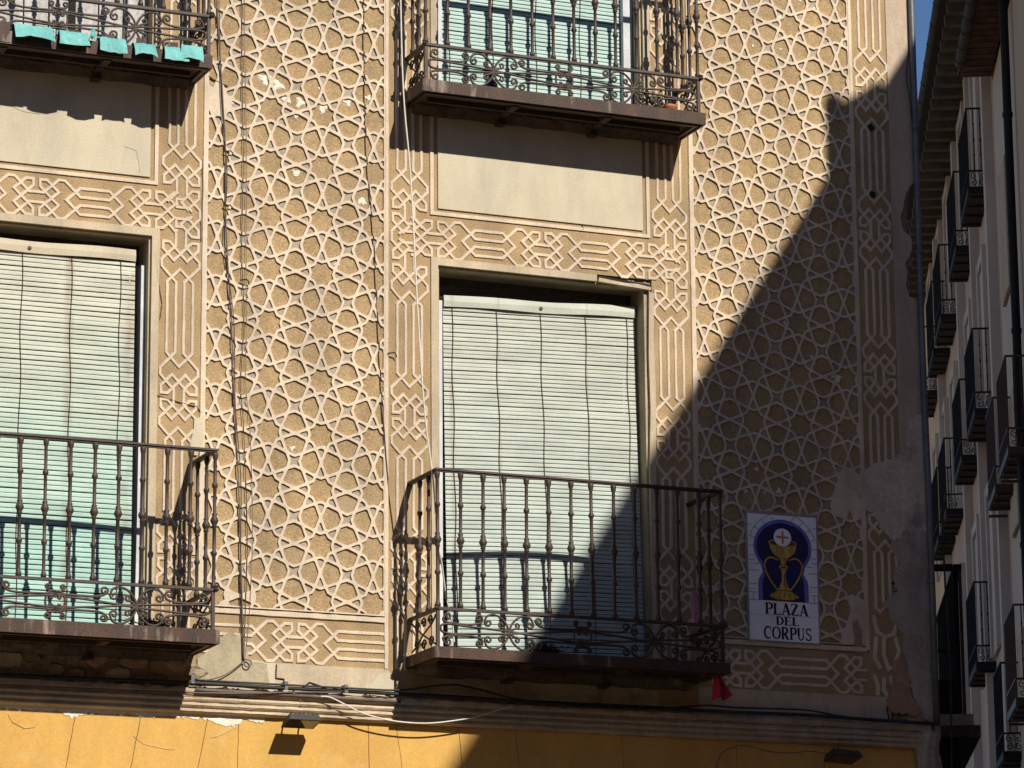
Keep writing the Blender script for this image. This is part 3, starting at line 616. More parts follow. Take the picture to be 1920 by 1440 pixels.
for k in range(150):
    x = random.uniform(-2.5, 3.55); r = random.uniform(.004, .013) if not (1.2 < x < 2.2) else random.uniform(.003, .008); y = random.uniform(-.030, -.010)
    p = [Vector((random.uniform(-1, 1), random.uniform(-1, 1), random.uniform(-.6, .8))).normalized()*r*random.uniform(.7, 1.2) for _ in range(4)]
    q = [Vector((r, -r, -r*.5)), Vector((-r, -r, -r*.5)), Vector((0, r, -r*.5)), Vector((random.uniform(-.4, .4)*r, 0, r*.8))]
    b.add([(x+v.x*random.uniform(.8, 2.2), y+v.y, 4.289+v.z) for v in q], [(0, 2, 1), (0, 1, 3), (1, 2, 3), (2, 0, 3)])
b.build('ledge_debris', 'cornice', HOUSE, kind='stuff')
# ragged white edge where the yellow meets the cornice
b = MB(); pts = []; x = -2.6
while x < -.30:
    pts.append((x, 4.124+.020*h2(x, 2)-(.03*(1-abs(x+1.35)/.06) if abs(x+1.35) < .06 else 0)-(.045*(1-abs(x+.52)/.09) if abs(x+.52) < .09 else 0))); x += .013
b.prism([(-2.6, 4.150), ]+pts+[(-.3, 4.150)], -.0075, .01); b.build('bare_plaster_edge', 'white', HOUSE)
joints = [(-1.325, -1.40), (-.977, -1.06), (-.616, -.70), (-.449, -.457), (.274, .288), (.432, .50), (.794, .83), (1.12, 1.17), (1.75, 1.78), (2.45, 2.47), (3.0, 3.0)]
edges = [(-2.6, -2.6)]+joints+[(3.60, 3.60)]
for (a0, a1), (b0, b1) in zip(edges[:-1], edges[1:]):
    zt, zb = 4.1445, 3.70; g = .0016
    n = 10; lft = [(a0+g+(a1-a0)*i/n+h2(a0, i)*.003, zt+(zb-zt)*i/n) for i in range(n+1)]; rgt = [(b0-g+(b1-b0)*i/n+h2(b0, i)*.003, zt+(zb-zt)*i/n) for i in range(n, -1, -1)]
    MB().prism(lft+rgt, -.0045+h2(a0, 3)*.0012, .0135).build('yellow_render', 'yellow', HOUSE)
b = MB(); b.box((-2.6, -.001, 2.2), (3.60, .0135, 3.6995)); b.box((U0, -.001, 0), (-1.2, .0135, 2.2)); b.box((1.2, -.001, 0), (3.6, .0135, 2.2)); b.build('ground_floor_render', 'yellow', HOUSE)
b = MB(); b.box((-1.2, .005, 0), (1.2, .0135, 2.2)); b.build('doorway_shade', 'dark', HOUSE)  # flat near-black panel, colour standing for the shade of a door opening
for L in ([(-1.69, 4.10), (-1.66, 4.06), (-1.60, 4.035), (-1.55, 4.04), (-1.52, 4.07)], [(-1.02, 4.02), (-.96, 3.985), (-.90, 3.965), (-.80, 3.955)], [(-.47, 4.08), (-.52, 4.05), (-.60, 4.03)],
          ):
    strip([jit(p, .004) for p in L], w=.0010, h=.0070, m='surr', name='render_seam', jt=.005, y0=.002)
# broken plaster foot of the corner pilaster
b = MB(); cols = 9; rows = 10; x0 = 3.575
for j in range(rows+1):
    z = 4.30-.42*j/rows; wd = .165-.02*j/rows
    for i in range(cols+1):
        a = i/cols; bul = .035*math.sin(math.pi*a)+.02*abs(math.sin(a*9+j*.4)); z2 = z+(.03*math.sin(a*11) if j == rows else 0)
        b.v.append((x0+wd*a+.012*math.sin(j*1.3), -.012-bul*(1 if j > 1 else .5)+h2(i, j)*.006, z2))
for j in range(rows):
    for i in range(cols): k = j*(cols+1)+i; b.f.append((k, k+cols+1, k+cols+2, k+1))
b.build('corner_plaster_lump', 'cement', HOUSE, smooth=True)
b = MB(); b.box((3.60, .0, 0), (3.712, .0135, 4.289)); b.build('corner_render', 'cement', HOUSE)

# ================================================================== BALCONIES
def spiral(c, r0, a0, turns, sgn, n=18):
    """tight spiral ending inside; returns points from outside in"""
    o = []
    for i in range(n+1):
        t = i/n; a = a0+sgn*turns*2*math.pi*t; r = r0*(1-.78*t); o.append((c[0]+r*math.cos(a), c[1]+r*math.sin(a)))
    return o
def hook(c, r, a_end, turns, sgn, n=16):
    """spiral from the inside out, arriving at angle a_end turning with sign sgn"""
    o = []
    for i in range(n+1):
        t = i/n; a = a_end-sgn*turns*2*math.pi*(1-t); q = r*(.25+.75*t); o.append((c[0]+q*math.cos(a), c[1]+q*math.sin(a)))
    return o
def scroll_set(W, H):
    """iron scrolls for half a panel, x 0..W from the end post to the centre, z 0..H"""
    S = []; pi = math.pi
    cs = lambda L, n=5: [(p.x, p.y) for p in smoothpath([(a*W, c*H, 0) for a, c in L], n)]
    def both(pts): S.append(pts); S.append([(p[0], H-p[1]) for p in pts])
    S.append(cs([(1.0, .34), (.75, .42), (.48, .53), (.2, .60), (.07, .64), (.012, .60), (.012, .44), (.07, .38), (.2, .40), (.48, .47), (.75, .58), (1.0, .66)]))
    r = .105*H
    def arm(h0, mid, h1):   # hook, arm, hook
        P_ = [(p[0]/W, p[1]/H) for p in ((h0[-1],) if h0 else ())]+mid+[(p[0]/W, p[1]/H) for p in ((h1[-1],) if h1 else ())]
        both((h0[:-1] if h0 else [])+cs(P_, 5)+(h1[::-1][1:] if h1 else []))
    arm(hook((.055*W, .84*H), r, pi, 1.1, 1), [(.022, .74), (.06, .68), (.14, .655), (.22, .66), (.285, .72)], hook((.27*W, .84*H), r, 0, 1.1, -1))
    arm(hook((.335*W, .74*H), r, pi, 1.1, -1), [(.325, .90), (.37, .965), (.42, .90), (.465, .70), (.48, .50)], None)
    arm(hook((.625*W, .74*H), r, 0, 1.1, 1), [(.635, .90), (.59, .965), (.54, .90), (.495, .70), (.48, .50)], None)
    arm(hook((.69*W, .84*H), r, pi, 1.1, 1), [(.69, .74), (.74, .69), (.85, .685), (1.0, .70)], None)
    arm(hook((.425*W, .70*H), .085*H, -pi/2+.4, 1.0, 1), [(.455, .58), (.48, .50)], None)
    arm(hook((.535*W, .70*H), .085*H, -pi/2-.4, 1.0, -1), [(.505, .58), (.48, .50)], None)
    arm(None, [(1.0, .76), (.965, .745), (.945, .66), (.938, .50)], None)
    arm(hook((.975*W, .615*H), .060*H, pi/2, 1.0, -1), [(.99, .655), (1.0, .60)], None)
    arm(hook((.955*W, .865*H), .070*H, pi, 1.0, 1), [(.952, .79), (.975, .765), (1.0, .77)], None)
    return [p for p in S if len(p) > 2]
BAL = [(0, .0155), (.025, .0155), (.04, .011), (.06, .0092), (.235, .0092), (.245, .014), (.258, .0168), (.27, .014), (.28, .0092), (.445, .0092), (.452, .0155), (.465, .0115), (.478, .017), (.498, .0225), (.518, .017), (.531, .0115), (.545, .0155),
       (.555, .0092), (.735, .0092), (.745, .014), (.757, .0168), (.77, .014), (.78, .0092), (.945, .0092), (.96, .0135), (.985, .0160), (1, .0150)]
def bal_mesh(h, n=8): return MB().lathe([(r, f*h) for f, r in BAL], n).mesh('baluster')
def ring3(path, half_w, z0, z1, mb):
    """flat bar following an open path in plan"""
    P_ = [Vector((p[0], p[1], 0)) for p in path]; n = len(P_); v = []
    for i in range(n):
        d1 = (P_[i]-P_[i-1]).normalized() if i else (P_[1]-P_[0]).normalized(); d2 = (P_[i+1]-P_[i]).normalized() if i < n-1 else d1
        m_ = Vector((-(d1.y+d2.y), d1.x+d2.x, 0)).normalized(); k = half_w/max(.4, m_.dot(Vector((-d1.y, d1.x, 0))))
        for s, z in ((-1, z0), (-1, z1), (1, z1), (1, z0)): v.append(Vector((P_[i].x+m_.x*k*s, P_[i].y+m_.y*k*s, z)))
    f = [(i*4+k, i*4+(k+1) % 4, (i+1)*4+(k+1) % 4, (i+1)*4+k) for i in range(n-1) for k in range(4)]+[(3, 2, 1, 0), (4*n-4, 4*n-3, 4*n-2, 4*n-1)]
    mb.add(v, [tuple(reversed(q)) for q in f])
def balcony(x0, x1, D, zb, zd, zm, zt, label, group, nb=14, over=.024, simple=False):
    E = empty('iron_balcony', ((x0+x1)/2, 0, zb), label=label, cat='balcony', group=group)
    y = -D; X = lambda v: v
    # deck: fascia angle, stepped plates, boards beneath
    b = MB(); ring3([(x0-over, .008), (x0-over, y-over), (x1+over, y-over), (x1+over, .008)], .006, zb, zd+.004, b)
    b.build('fascia', 'deck', E)
    b = MB(); b.box((x0-over+.0065, y-over+.0065, zb+.018), (x1+over-.0065, .008, zd-.006)); b.build('deck', 'under', E)
    b = MB(); b.box((x0+.004, y-.002, zb-.006), (x1-.004, y+.020, zb+.0175)); b.box((x0+.004, y+.0205, zb-.004), (x0+.022, .005, zb+.0175)); b.box((x1-.022, y+.0205, zb-.004), (x1-.004, .005, zb+.0175)); b.build('under_frame', 'iron', E)
    b = MB(); b.box((x0+.06, y+D*.42, zb-.010), (x1-.06, y+D*.42+.022, zb+.0172)); b.build('under_rail', 'iron', E)
    b = MB(); b.prism_ = 0
    n = 26; zz0 = [zb-.034+.010*h2(k, x0) for k in range(n+1)]
    for k in range(n+1):
        xx = x0+.03+(x1-x0-.06)*k/n; b.v += [(xx, .005, zb+.0165), (xx, -.070, zb+.0165), (xx, -.066-.01*h2(k, 3), zb+.001), (xx, -.036-.012*h2(k, 4), zz0[k]), (xx, .005, zz0[k]-.004)]
    for k in range(n):
        for q in range(4): b.f.append((k*5+q, k*5+q+1, k*5+q+6, k*5+q+5))
    b.f += [(0, 1, 2, 3, 4)[::-1], tuple(n*5+q for q in range(5))]
    b.build('wall_bedding', 'under', E)
    for k in range(2):
        xx = x0+(x1-x0)*(.33+.34*k)
        b = MB(); b.box((xx-.020, y+.0215, zb-.014), (xx+.020, y+D*.42-.001, zb+.017)); b.box((xx-.020, y+D*.42+.023, zb-.014), (xx+.020, -.0715, zb+.017)); b.box((xx-.024, -.07, zb-.055), (xx+.024, .004, zb-.0385)); b.build('support_bar', 'iron', E)
    # rails
    path = [(x0, .010), (x0, y), (x1, y), (x1, .010)]
    b = MB(); ring3(path, .0145, zm-.007, zm+.007, b); b.build('knee_rail', 'iron', E)
    b = MB(); ring3(path, .017, zt-.004, zt+.006, b); ring3(path, .010, zt-.012, zt-.0042, b); b.build('top_rail', 'iron', E)
    for xx in (x0, x1):
        b = MB(); b.box((xx-.009, y-.009, zd), (xx+.009, y+.009, zm-.0072)); b.build('corner_post', 'iron', E)
        b = MB(); b.lathe([(.006, 0), (.016, .012), (.010, .02), (.014, .028), (.004, .036)], 8, (xx+(-.022 if xx == x0 else .022)*.6, y-.014, zm-.012)); b.build('knob', 'iron', E)
    # balusters
    me = bal_mesh(zt-.012-zm-.007); me.materials.append(M['iron']); me.polygons.foreach_set('use_smooth', [True]*len(me.polygons))
    proto = None
    pos = [(x0+(x1-x0)*k/(nb-1), y) for k in range(nb)]+[(xx, y+D*t) for xx in (x0, x1) for t in (.34, .67)]
    for px, py in pos:
        o = bpy.data.objects.new('baluster', me); COL.objects.link(o); o.parent = E
        o.location = (px-(x0+x1)/2+random.uniform(-.002, .002), py, zm+.007-zb); o.rotation_euler = (random.uniform(-.004, .004), random.uniform(-.006, .006), random.random()*3)
    # scrollwork
    W = (x1-x0)/2-.012; H = zm-.007-zd-.006
    for L in scroll_set(W, H):
        pa = [(x0+.012+p[0], y+h2(p[0], 1)*.002, zd+.004+p[1]) for p in L]
        b = MB(); b.tube(pa, .0066, 5); o = b.build('scroll', 'iron', E, smooth=True)
        b = MB(); b.tube([(x0+x1-p[0], p[1], p[2]) for p in pa], .0066, 5); b.build('scroll', 'iron', E, smooth=True)
    Ws = D-.02
    for xx in (x0, x1):
        for L in ([(.05, .1), (.3, .3), (.55, .5), (.8, .75), (.95, .9)], [(.05, .9), (.2, .7), (.5, .5), (.75, .25), (.95, .12)]):
            b = MB(); b.tube(smoothpath([(xx, y+.01+a*Ws, zd+.004+c*H) for a, c in L], 4), .0055, 5); b.build('scroll', 'iron', E, smooth=True)
        for (a, c, sg) in ((.25, .80, 1), (.75, .75, -1), (.22, .22, -1), (.75, .25, 1), (.5, .80, 1), (.5, .2, -1)):
            b = MB(); b.tube([(xx, y+.01+p[0], zd+.004+p[1]) for p in spiral((a*Ws, c*H), .16*H, 0 if sg > 0 else math.pi, 1.25, sg)], .0055, 5); b.build('scroll', 'iron', E, smooth=True)
    return E
random.seed(5)
grp = None
BC = balcony(.515, 2.183, .40, 4.447, 4.503, 4.712, 5.460, 'rusty iron balcony with the red cloth under its right corner, half in shade', grp)
BL = balcony(.515-2.911, 2.183-2.911, .40, 4.452, 4.520, 4.735, 5.468, 'rusty iron balcony in full sun before the stained left window', grp)
BT = balcony(.496, 2.157, .29, 7.590, 7.655, 7.866, 8.62, 'upper iron balcony directly above the centre window, with a terracotta pot', grp)
BG = balcony(.496-2.911, 2.157-2.911, .29, 7.572, 7.640, 7.866, 8.62, 'upper left iron balcony with torn turquoise sheeting over its edge', grp, over=.012)
# brown plates left between the sheets of the green hung balcony
for k, x in enumerate((-1.905, -1.715, -1.53, -1.335, -1.160, -.985, -.86)[:6]):
    b = MB(); b.box((x, -.31, 7.578), (x+.055, -.3035, 7.69)); b.box((x-.012, -.312, 7.578), (x+.060, -.3102, 7.600)); b.build('edge_plate', 'deck', BG)
SH = empty('turquoise_sheeting', (-1.5, -.31, 7.70), label='torn turquoise sheeting folded in flaps over the edge of the upper left balcony', cat='sheeting')
for k, (x0, x1, zt, dr, sk) in enumerate(((-1.840, -1.635, 7.682, .085, .012), (-1.585, -1.430, 7.676, .080, .0), (-1.395, -1.375, 7.705, .070, -.02), (-1.365, -1.225, 7.668, .085, .0), (-1.185, -1.070, 7.660, .080, .008), (-1.010, -.885, 7.660, .080, .0), (-.905, -.785, 7.680, .095, -.014), (-2.02, -1.93, 7.70, .05, 0), (-2.2, -2.07, 7.70, .05, 0))):
    b = MB(); nx = 6; rows = [(0, -.24, zt-.028), (0, -.285, zt+.004), (0, -.322, zt), (0, -.345, zt-dr*.6), (0, -.352, zt-dr)]
    for j, (_, y, z) in enumerate(rows):
        for i in range(nx+1):
            a = i/nx; b.v.append((x0+(x1-x0)*a+sk*j*.4+.006*(j-2)*(a-.5), y+h2(i, j+k)*.008-.012*math.sin(math.pi*a)*(j > 2), z+h2(i, j+3*k, 2)*.006+(.014*math.sin(math.pi*a) if j == 4 and k % 2 == 0 else -.008*math.sin(math.pi*a) if j == 4 else 0)))
    for j in range(len(rows)-1):
        for i in range(nx): q = j*(nx+1)+i; b.f.append((q, q+nx+1, q+nx+2, q+1))
    o = b.build('flap', 'aqua', SH); md = o.modifiers.new('t', 'SOLIDIFY'); md.thickness = .0025
    if k in (1, 3):
        b = MB(); b.add([(x0+.01, -.22, zt-.01), (x1-.01, -.22, zt-.016), (x1-.015, -.225, zt+.05), (x0+.012, -.225, zt+.045)], [(0, 1, 2, 3)]); o = b.build('flap', 'aqua', SH); md = o.modifiers.new('t', 'SOLIDIFY'); md.thickness = .002

# ================================================================== BLINDS
def blind(x0, x1, z1, z0, pitch, m, label, Y, cords, headh=.062, tilt=.0, headm=None):
    E = empty('slatted_blind', ((x0+x1)/2, .15, z1), label=label, cat='window blind')
    n = int((z1-headh-z0)/pitch); NX = 12
    def P_(a, z): return x0+(x1-x0)*a, Y(a, z), z+tilt*(a-.5)
    b = MB()
    for i in range(NX+1):
        a = i/NX
        for z, dy in ((z1, 0), (z1-headh*.5, -.004), (z1-headh, 0)):
            x, y, zz = P_(a, z+.004*math.sin(a*9)*(dy == 0)); b.v.append((x, y+dy-.006+.004*math.sin(a*14), zz))
    for i in range(NX):
        for j in range(2): q = i*3+j; b.f.append((q, q+1, q+4, q+3))
    o = b.build('head_board', headm or m, E); md = o.modifiers.new('t', 'SOLIDIFY'); md.thickness = -.008
    b = MB(); b.lathe([(.011, 0), (.011, .004), (.004, .005)], 10); o = b.build('eyelet', 'iron', E, loc=(0, 0, 0)); x, y, zz = P_(.5, z1-headh*.5)
    o.rotation_euler = (R(90), 0, 0); o.location = (x-(x0+x1)/2, y-.014-.15, zz-z1-.01)
    zs = z1-headh-.001
    for k in range(n):
        z = zs-k*pitch+h2(k, x1, 7)*.0022; h = pitch*.835; big = h2(k, x1, 8) > .42; b = MB(); dz = h2(k, x0)*.0012; ti = h2(k, x0, 2)*(.008 if big else .0022)
        for i in range(NX+1):
            a = i/NX; x, y, zz = P_(a, z); zz += dz+ti*(a-.5)*2
            for t, dy in ((0, .0022), (.2, .0002), (.85, 0), (1, .0016)):
                b.v.append((x, y+dy, zz-h*t))
        for i in range(NX):
            for j in range(3): q = i*4+j; b.f.append((q, q+1, q+5, q+4))
        b.build('slat', m, E)
    for c in cords:
        pts = []
        for k in range(0, n+1, 2): x, y, zz = P_(c+.004*math.sin(k*.3), zs-k*pitch); pts.append((x, y-.006+(.002 if k % 4 else 0), zz))
        MB().tube(pts, .0020, 5).build('cord', 'ironb', E)
    # darkness of the room just behind the slats
    return E
def Yc(a, z):
    t = max(0, min(1, (6.5-z)/2.0)); return .112-.065*t**1.2-.055*math.sin(math.pi*a)*t
def Yl(a, z):
    t = max(0, min(1, (6.6-z)/2.0)); return .075-.02*t-.02*math.sin(math.pi*a)*t
blind(.755, 1.925, 6.580, 4.52, .0242, 'blindC', 'pale green slatted blind in the centre window, its lower right half in shade', lambda a, z: Yc(a, z), (.045, .272, .50, .735, .955), tilt=.040)
blind(-2.20, -1.030, 6.625, 4.54, .0266, 'blindL', 'rust streaked slatted blind in the left window', lambda a, z: Yl(a, z), (.03, .25, .47, .70, .93), tilt=.010, headm='cream')
blind(.755, 1.93, 9.60, 7.665, .0236, 'blindT', 'aqua slatted blind behind the upper right balcony', lambda a, z: .14, (.045, .272, .50, .735, .955))
b = MB(); b.box((-1.002, .10, 4.55), (-.97, .16, 5.95)); b.build('jamb_post', 'plank', HOUSE)
# bleached plank shutters of the upper left window
for k in range(9):
    x = -2.22+k*.139; b = MB(); b.box((x, .10+h2(k, 1)*.01, 7.645), (x+.130, .125, 9.6)); b.build('shutter_plank', 'plank', HOUSE)
for xx in (-1.86, -1.42):
    b = MB(); b.box((xx, .084, 7.645), (xx+.035, .0935, 9.6)); b.build('shutter_batten', 'dark', HOUSE)

# ================================================================== THINGS ON THE BALCONIES
b = MB(); b.lathe([(.030, 0), (.046, .045), (.050, .05), (.050, .062), (.043, .062)], 14, (0, 0, 0))
o = b.build('plant_pot', 'terra', None, loc=(2.02, -.18, 7.66), smooth=True, label='terracotta plant pot at the right end of the upper balcony', cat='pot')
def plant(loc, n, h, sp, m, label, cat='plant', seed=1):
    random.seed(seed); E = empty('potted_plant', loc, label=label, cat=cat); st = MB(); lf = MB()
    for k in range(n):
        a = random.uniform(0, 6.28); r = random.uniform(.1, 1)*sp; hh = h*random.uniform(.5, 1)
        top = Vector((r*math.cos(a), r*math.sin(a)*.5, hh)); st.tube([(0, 0, 0), (top.x*.4, top.y*.4, hh*.6), top], .0025, 4)
        for q in range(9):
            t = random.uniform(.4, 1); p = top*t+Vector((random.uniform(-1, 1), random.uniform(-1, 1), random.uniform(-1, 1)))*.02
            d = Vector((random.uniform(-1, 1), random.uniform(-1, 1), random.uniform(-.6, 1))).normalized()*random.uniform(.015, .03); s = d.cross(Vector((.3, .5, 1))).normalized()*.007
            lf.add([p, p+d*.5+s, p+d, p+d*.5-s], [(0, 1, 2, 3)])
    st.build('stems', 'dry', E, loc=(0, 0, 0)); lf.build('leaves', m, E, loc=(0, 0, 0), kind='stuff'); return E
plant((1.93, -.17, 7.66), 16, .15, .09, 'dry', 'dark dried plant beside the terracotta pot', seed=2)
plant((1.18, -.30, 4.505), 22, .07, .16, 'dry', 'heap of dry dark leaves on the floor of the shaded balcony', cat='leaves', seed=3)
plant((-1.02, -.28, 4.522), 22, .06, .14, 'dry', 'heap of dry leaves on the floor of the left balcony', cat='leaves', seed=4)
b = MB(); b.lathe([(.005, 0), (.028, .008), (.040, .035), (.040, .05), (.028, .075), (.012, .085), (.012, .10), (.018, .105)], 12)
b.build('glass_jar', 'glass', None, loc=(.92, -.20, 7.66), smooth=True, label='dark round glass jar behind the scrolls of the upper balcony', cat='jar')
def cloth(name, pts, m, label, cat, Y, nx=7, amp=.012, sub=1):
    (ax, az), (bx, bz), (cx, cz), (dx, dz) = pts; b = MB(); ny = 10
    for j in range(ny+1):
        v = j/ny
        for i in range(nx+1):
            t = i/nx; x = (ax+(bx-ax)*t)*(1-v)+(dx+(cx-dx)*t)*v; z = (az+(bz-az)*t)*(1-v)+(dz+(cz-dz)*t)*v
            b.v.append((x+h2(i, j)*.003, Y+amp*math.sin(t*9+v*2)*(0.3+v), z+(.012*math.sin(t*7) if j == ny else 0)))
    for j in range(ny):
        for i in range(nx): q = j*(nx+1)+i; b.f.append((q, q+nx+1, q+nx+2, q+1))
    o = b.build(name, m, None, smooth=True, label=label, cat=cat); md = o.modifiers.new('t', 'SOLIDIFY'); md.thickness = .002
    return o
cloth('red_cloth', ((2.150, 4.44), (2.185, 4.445), (2.250, 4.335), (2.140, 4.305)), 'red', 'red cloth hanging beneath the right corner of the shaded balcony', 'cloth', -.36, nx=16, amp=.018)
cloth('hanging_cloth', ((2.09, 4.93), (2.125, 4.93), (2.135, 4.72), (2.085, 4.72)), 'pinkc', 'pale pink rag tied inside the right end of the shaded balcony', 'cloth', -.22, amp=.006)

# ================================================================== CABLES AND LAMPS
def cable(name, pts, r, m, label, cat='cable', n=6, sides=5, wob=.0):
    q = smoothpath(pts, n)
    return MB().tube(q, r, sides).build(name, m, None, smooth=True, label=label, cat=cat)
Z = lambda L, y: [(a, y if len(p) == 0 else p[0], c) for a, c, *p in L]
cable('wall_cable', Z([(-.66, 9.0), (-.621, 8.072), (-.584, 7.558), (-.561, 7.198), (-.553, 6.779), (-.518, 6.278), (-.502, 5.927), (-.469, 5.407), (-.449, 4.948), (-.429, 4.438)], -.016), .0036, 'cablebr', 'thick brown cable running down the left edge of the left star panel')
cable('wall_cable', Z([(-.655, 9.0), (-.607, 8.0), (-.590, 7.5), (-.552, 7.1), (-.560, 6.7), (-.505, 6.278), (-.490, 5.8), (-.455, 5.4), (-.452, 4.9), (-.436, 4.438)], -.018), .0024, 'cable', 'thin black cable twisted beside the thick brown one')
cable('wall_wire', Z([(-.482, 9.0), (-.477, 8.091), (-.468, 7.542), (-.458, 7.180), (-.462, 6.670), (-.445, 6.285), (-.46, 5.931), (-.442, 5.699), (-.415, 5.122), (-.422, 4.665), (-.428, 4.444)], -.013), .0020, 'cable', 'thin dark wire with a hook, right of the brown cable')
cable('wall_wire', Z([(-.465, 9.0), (-.462, 8.091), (-.448, 7.542), (-.440, 7.180), (-.437, 6.670), (-.43, 6.285), (-.432, 5.931), (-.405, 5.699), (-.385, 5.122), (-.40, 4.665), (-.423, 4.444)], -.013), .0013, 'cableg', 'thinnest grey wire of the four on the left star panel')
cable('white_cable', [(.31, -.36, 9.0), (.322, -.36, 8.05), (0.339, -.36, 7.529), (0.379, -.36, 7.080), (0.416, -.36, 6.398), (0.455, -.36, 5.813), (0.506, -.36, 5.409), (0.529, -.36, 5.093), (.56, -.34, 4.98), (.62, -.26, 4.80), (.68, -.2, 4.66), (.69, -.2, 4.53)], .0046, 'cablew', 'white cable hanging free from the upper balcony past the left of the centre window')
cable('coiled_wire', [(-.428, -.02, 4.445), (-.40, -.03, 4.44), (-.392, -.03, 4.42), (-.41, -.03, 4.405), (-.43, -.03, 4.415), (-.43, -.03, 4.435), (-.45, -.03, 4.42), (-.50, -.03, 4.38), (-.56, -.03, 4.345), (-.63, -.03, 4.325), (-.70, -.03, 4.31)], .0032, 'cablebr', 'looped end of wire above the cornice below the left star panel')
cable('main_cable', [(-2.6, -.036, 4.30), (-1.7, -.038, 4.293), (-.706, -.045, 4.303), (-.295, -.045, 4.301), (.10, -.045, 4.302), (.426, -.045, 4.302), (.85, -.050, 4.300), (1.106, -.050, 4.296), (1.804, -.055, 4.298), (2.423, -.055, 4.297), (2.856, -.05, 4.303), (3.3, -.05, 4.296), (3.72, -.05, 4.292)], .0105, 'cable', 'thick black cable bundle running along the top of the cornice', sides=8)
cable('sagging_cable', [(-.70, -.05, 4.318), (.10, -.062, 4.316), (.426, -.06, 4.320), (.62, -.06, 4.352), (.76, -.06, 4.364), (.90, -.06, 4.344), (1.106, -.065, 4.305), (1.45, -.065, 4.286), (1.9, -.065, 4.29), (2.15, -.065, 4.315), (2.28, -.05, 4.328), (2.45, -.04, 4.325), (2.86, -.035, 4.333), (3.05, -.04, 4.312), (3.2, -.05, 4.300)], .0055, 'cable', 'thinner black cable that rises and sags below the shaded balcony')
cable('low_cable', [(-1.80, -.055, 4.238), (-1.2, -.058, 4.243), (-.70, -.060, 4.25), (-.40, -.060, 4.262), (-.15, -.062, 4.280), (.10, -.062, 4.290)], .0050, 'cablebr', 'single cable slanting across the cornice under the left balcony')
cable('wall_conduit', [(-.70, -.046, 4.268), (-.2, -.048, 4.266), (.2, -.048, 4.262), (.44, -.048, 4.262)], .0100, 'cableg', 'dusty grey conduit lying on the cornice ledge', sides=8)
cable('slack_white_cable', [(-.02, -.075, 4.262), (.03, -.085, 4.258), (.12, -.09, 4.22), (.22, -.09, 4.18), (.38, -.09, 4.150), (.56, -.09, 4.145), (.72, -.09, 4.165), (.86, -.09, 4.195), (.98, -.085, 4.235), (1.08, -.08, 4.262)], .0042, 'cablew', 'slack white cable looping over the cornice beside the floodlight')
cable('thin_wire', [(2.30, -.055, 3.98), (2.33, -.055, 4.06), (2.40, -.058, 4.10), (2.48, -.058, 4.115), (2.62, -.058, 4.088), (2.75, -.058, 4.085), (2.9, -.058, 4.10), (3.02, -.06, 4.082), (3.05, -.10, 4.07)], .0030, 'cableg', 'thin grey wire trailing to the floodlight in the shade')
cable('fixed_wire', [(2.2, -.052, 4.245), (2.6, -.055, 4.238), (3.0, -.055, 4.243), (3.6, -.052, 4.240)], .0028, 'cableg', 'thin pale wire along the cornice at the right end')
for k, (x, z, lb) in enumerate(((-.205, 4.315, 'pale metal clip on the black cable right of the looped wire'), (.13, 4.315, 'pale metal clip on the black cable nearest the shadow'), (-.72, 4.325, 'pale metal clip beside the left balcony foot'))):
    b = MB(); b.box((x-.009, -.060, z-.026), (x+.009, -.0565, z+.020)); b.box((x-.009, -.0563, z+.012), (x+.009, -.006, z+.020)); b.build('cable_clip', 'zinc', None, label=lb, cat='cable clip')
for x, z, lb in ((-.548, 6.905, 'small iron hook holding the brown cable beside the upper cream panel'), (-.548, 7.21, 'bent iron pin holding the brown cable near the top'), (.40, 6.17, 'loose tie on the frieze left of the centre window'), (-.45, 6.50, 'wire hook in the middle of the left star panel')):
    b = MB(); b.tube([(x-.02, -.012, z), (x+.012, -.03, z+.004), (x+.026, -.022, z-.006), (x+.028, -.018, z-.02)], .004, 5); b.build('cable_hook', 'cable', None, label=lb, cat='hook')

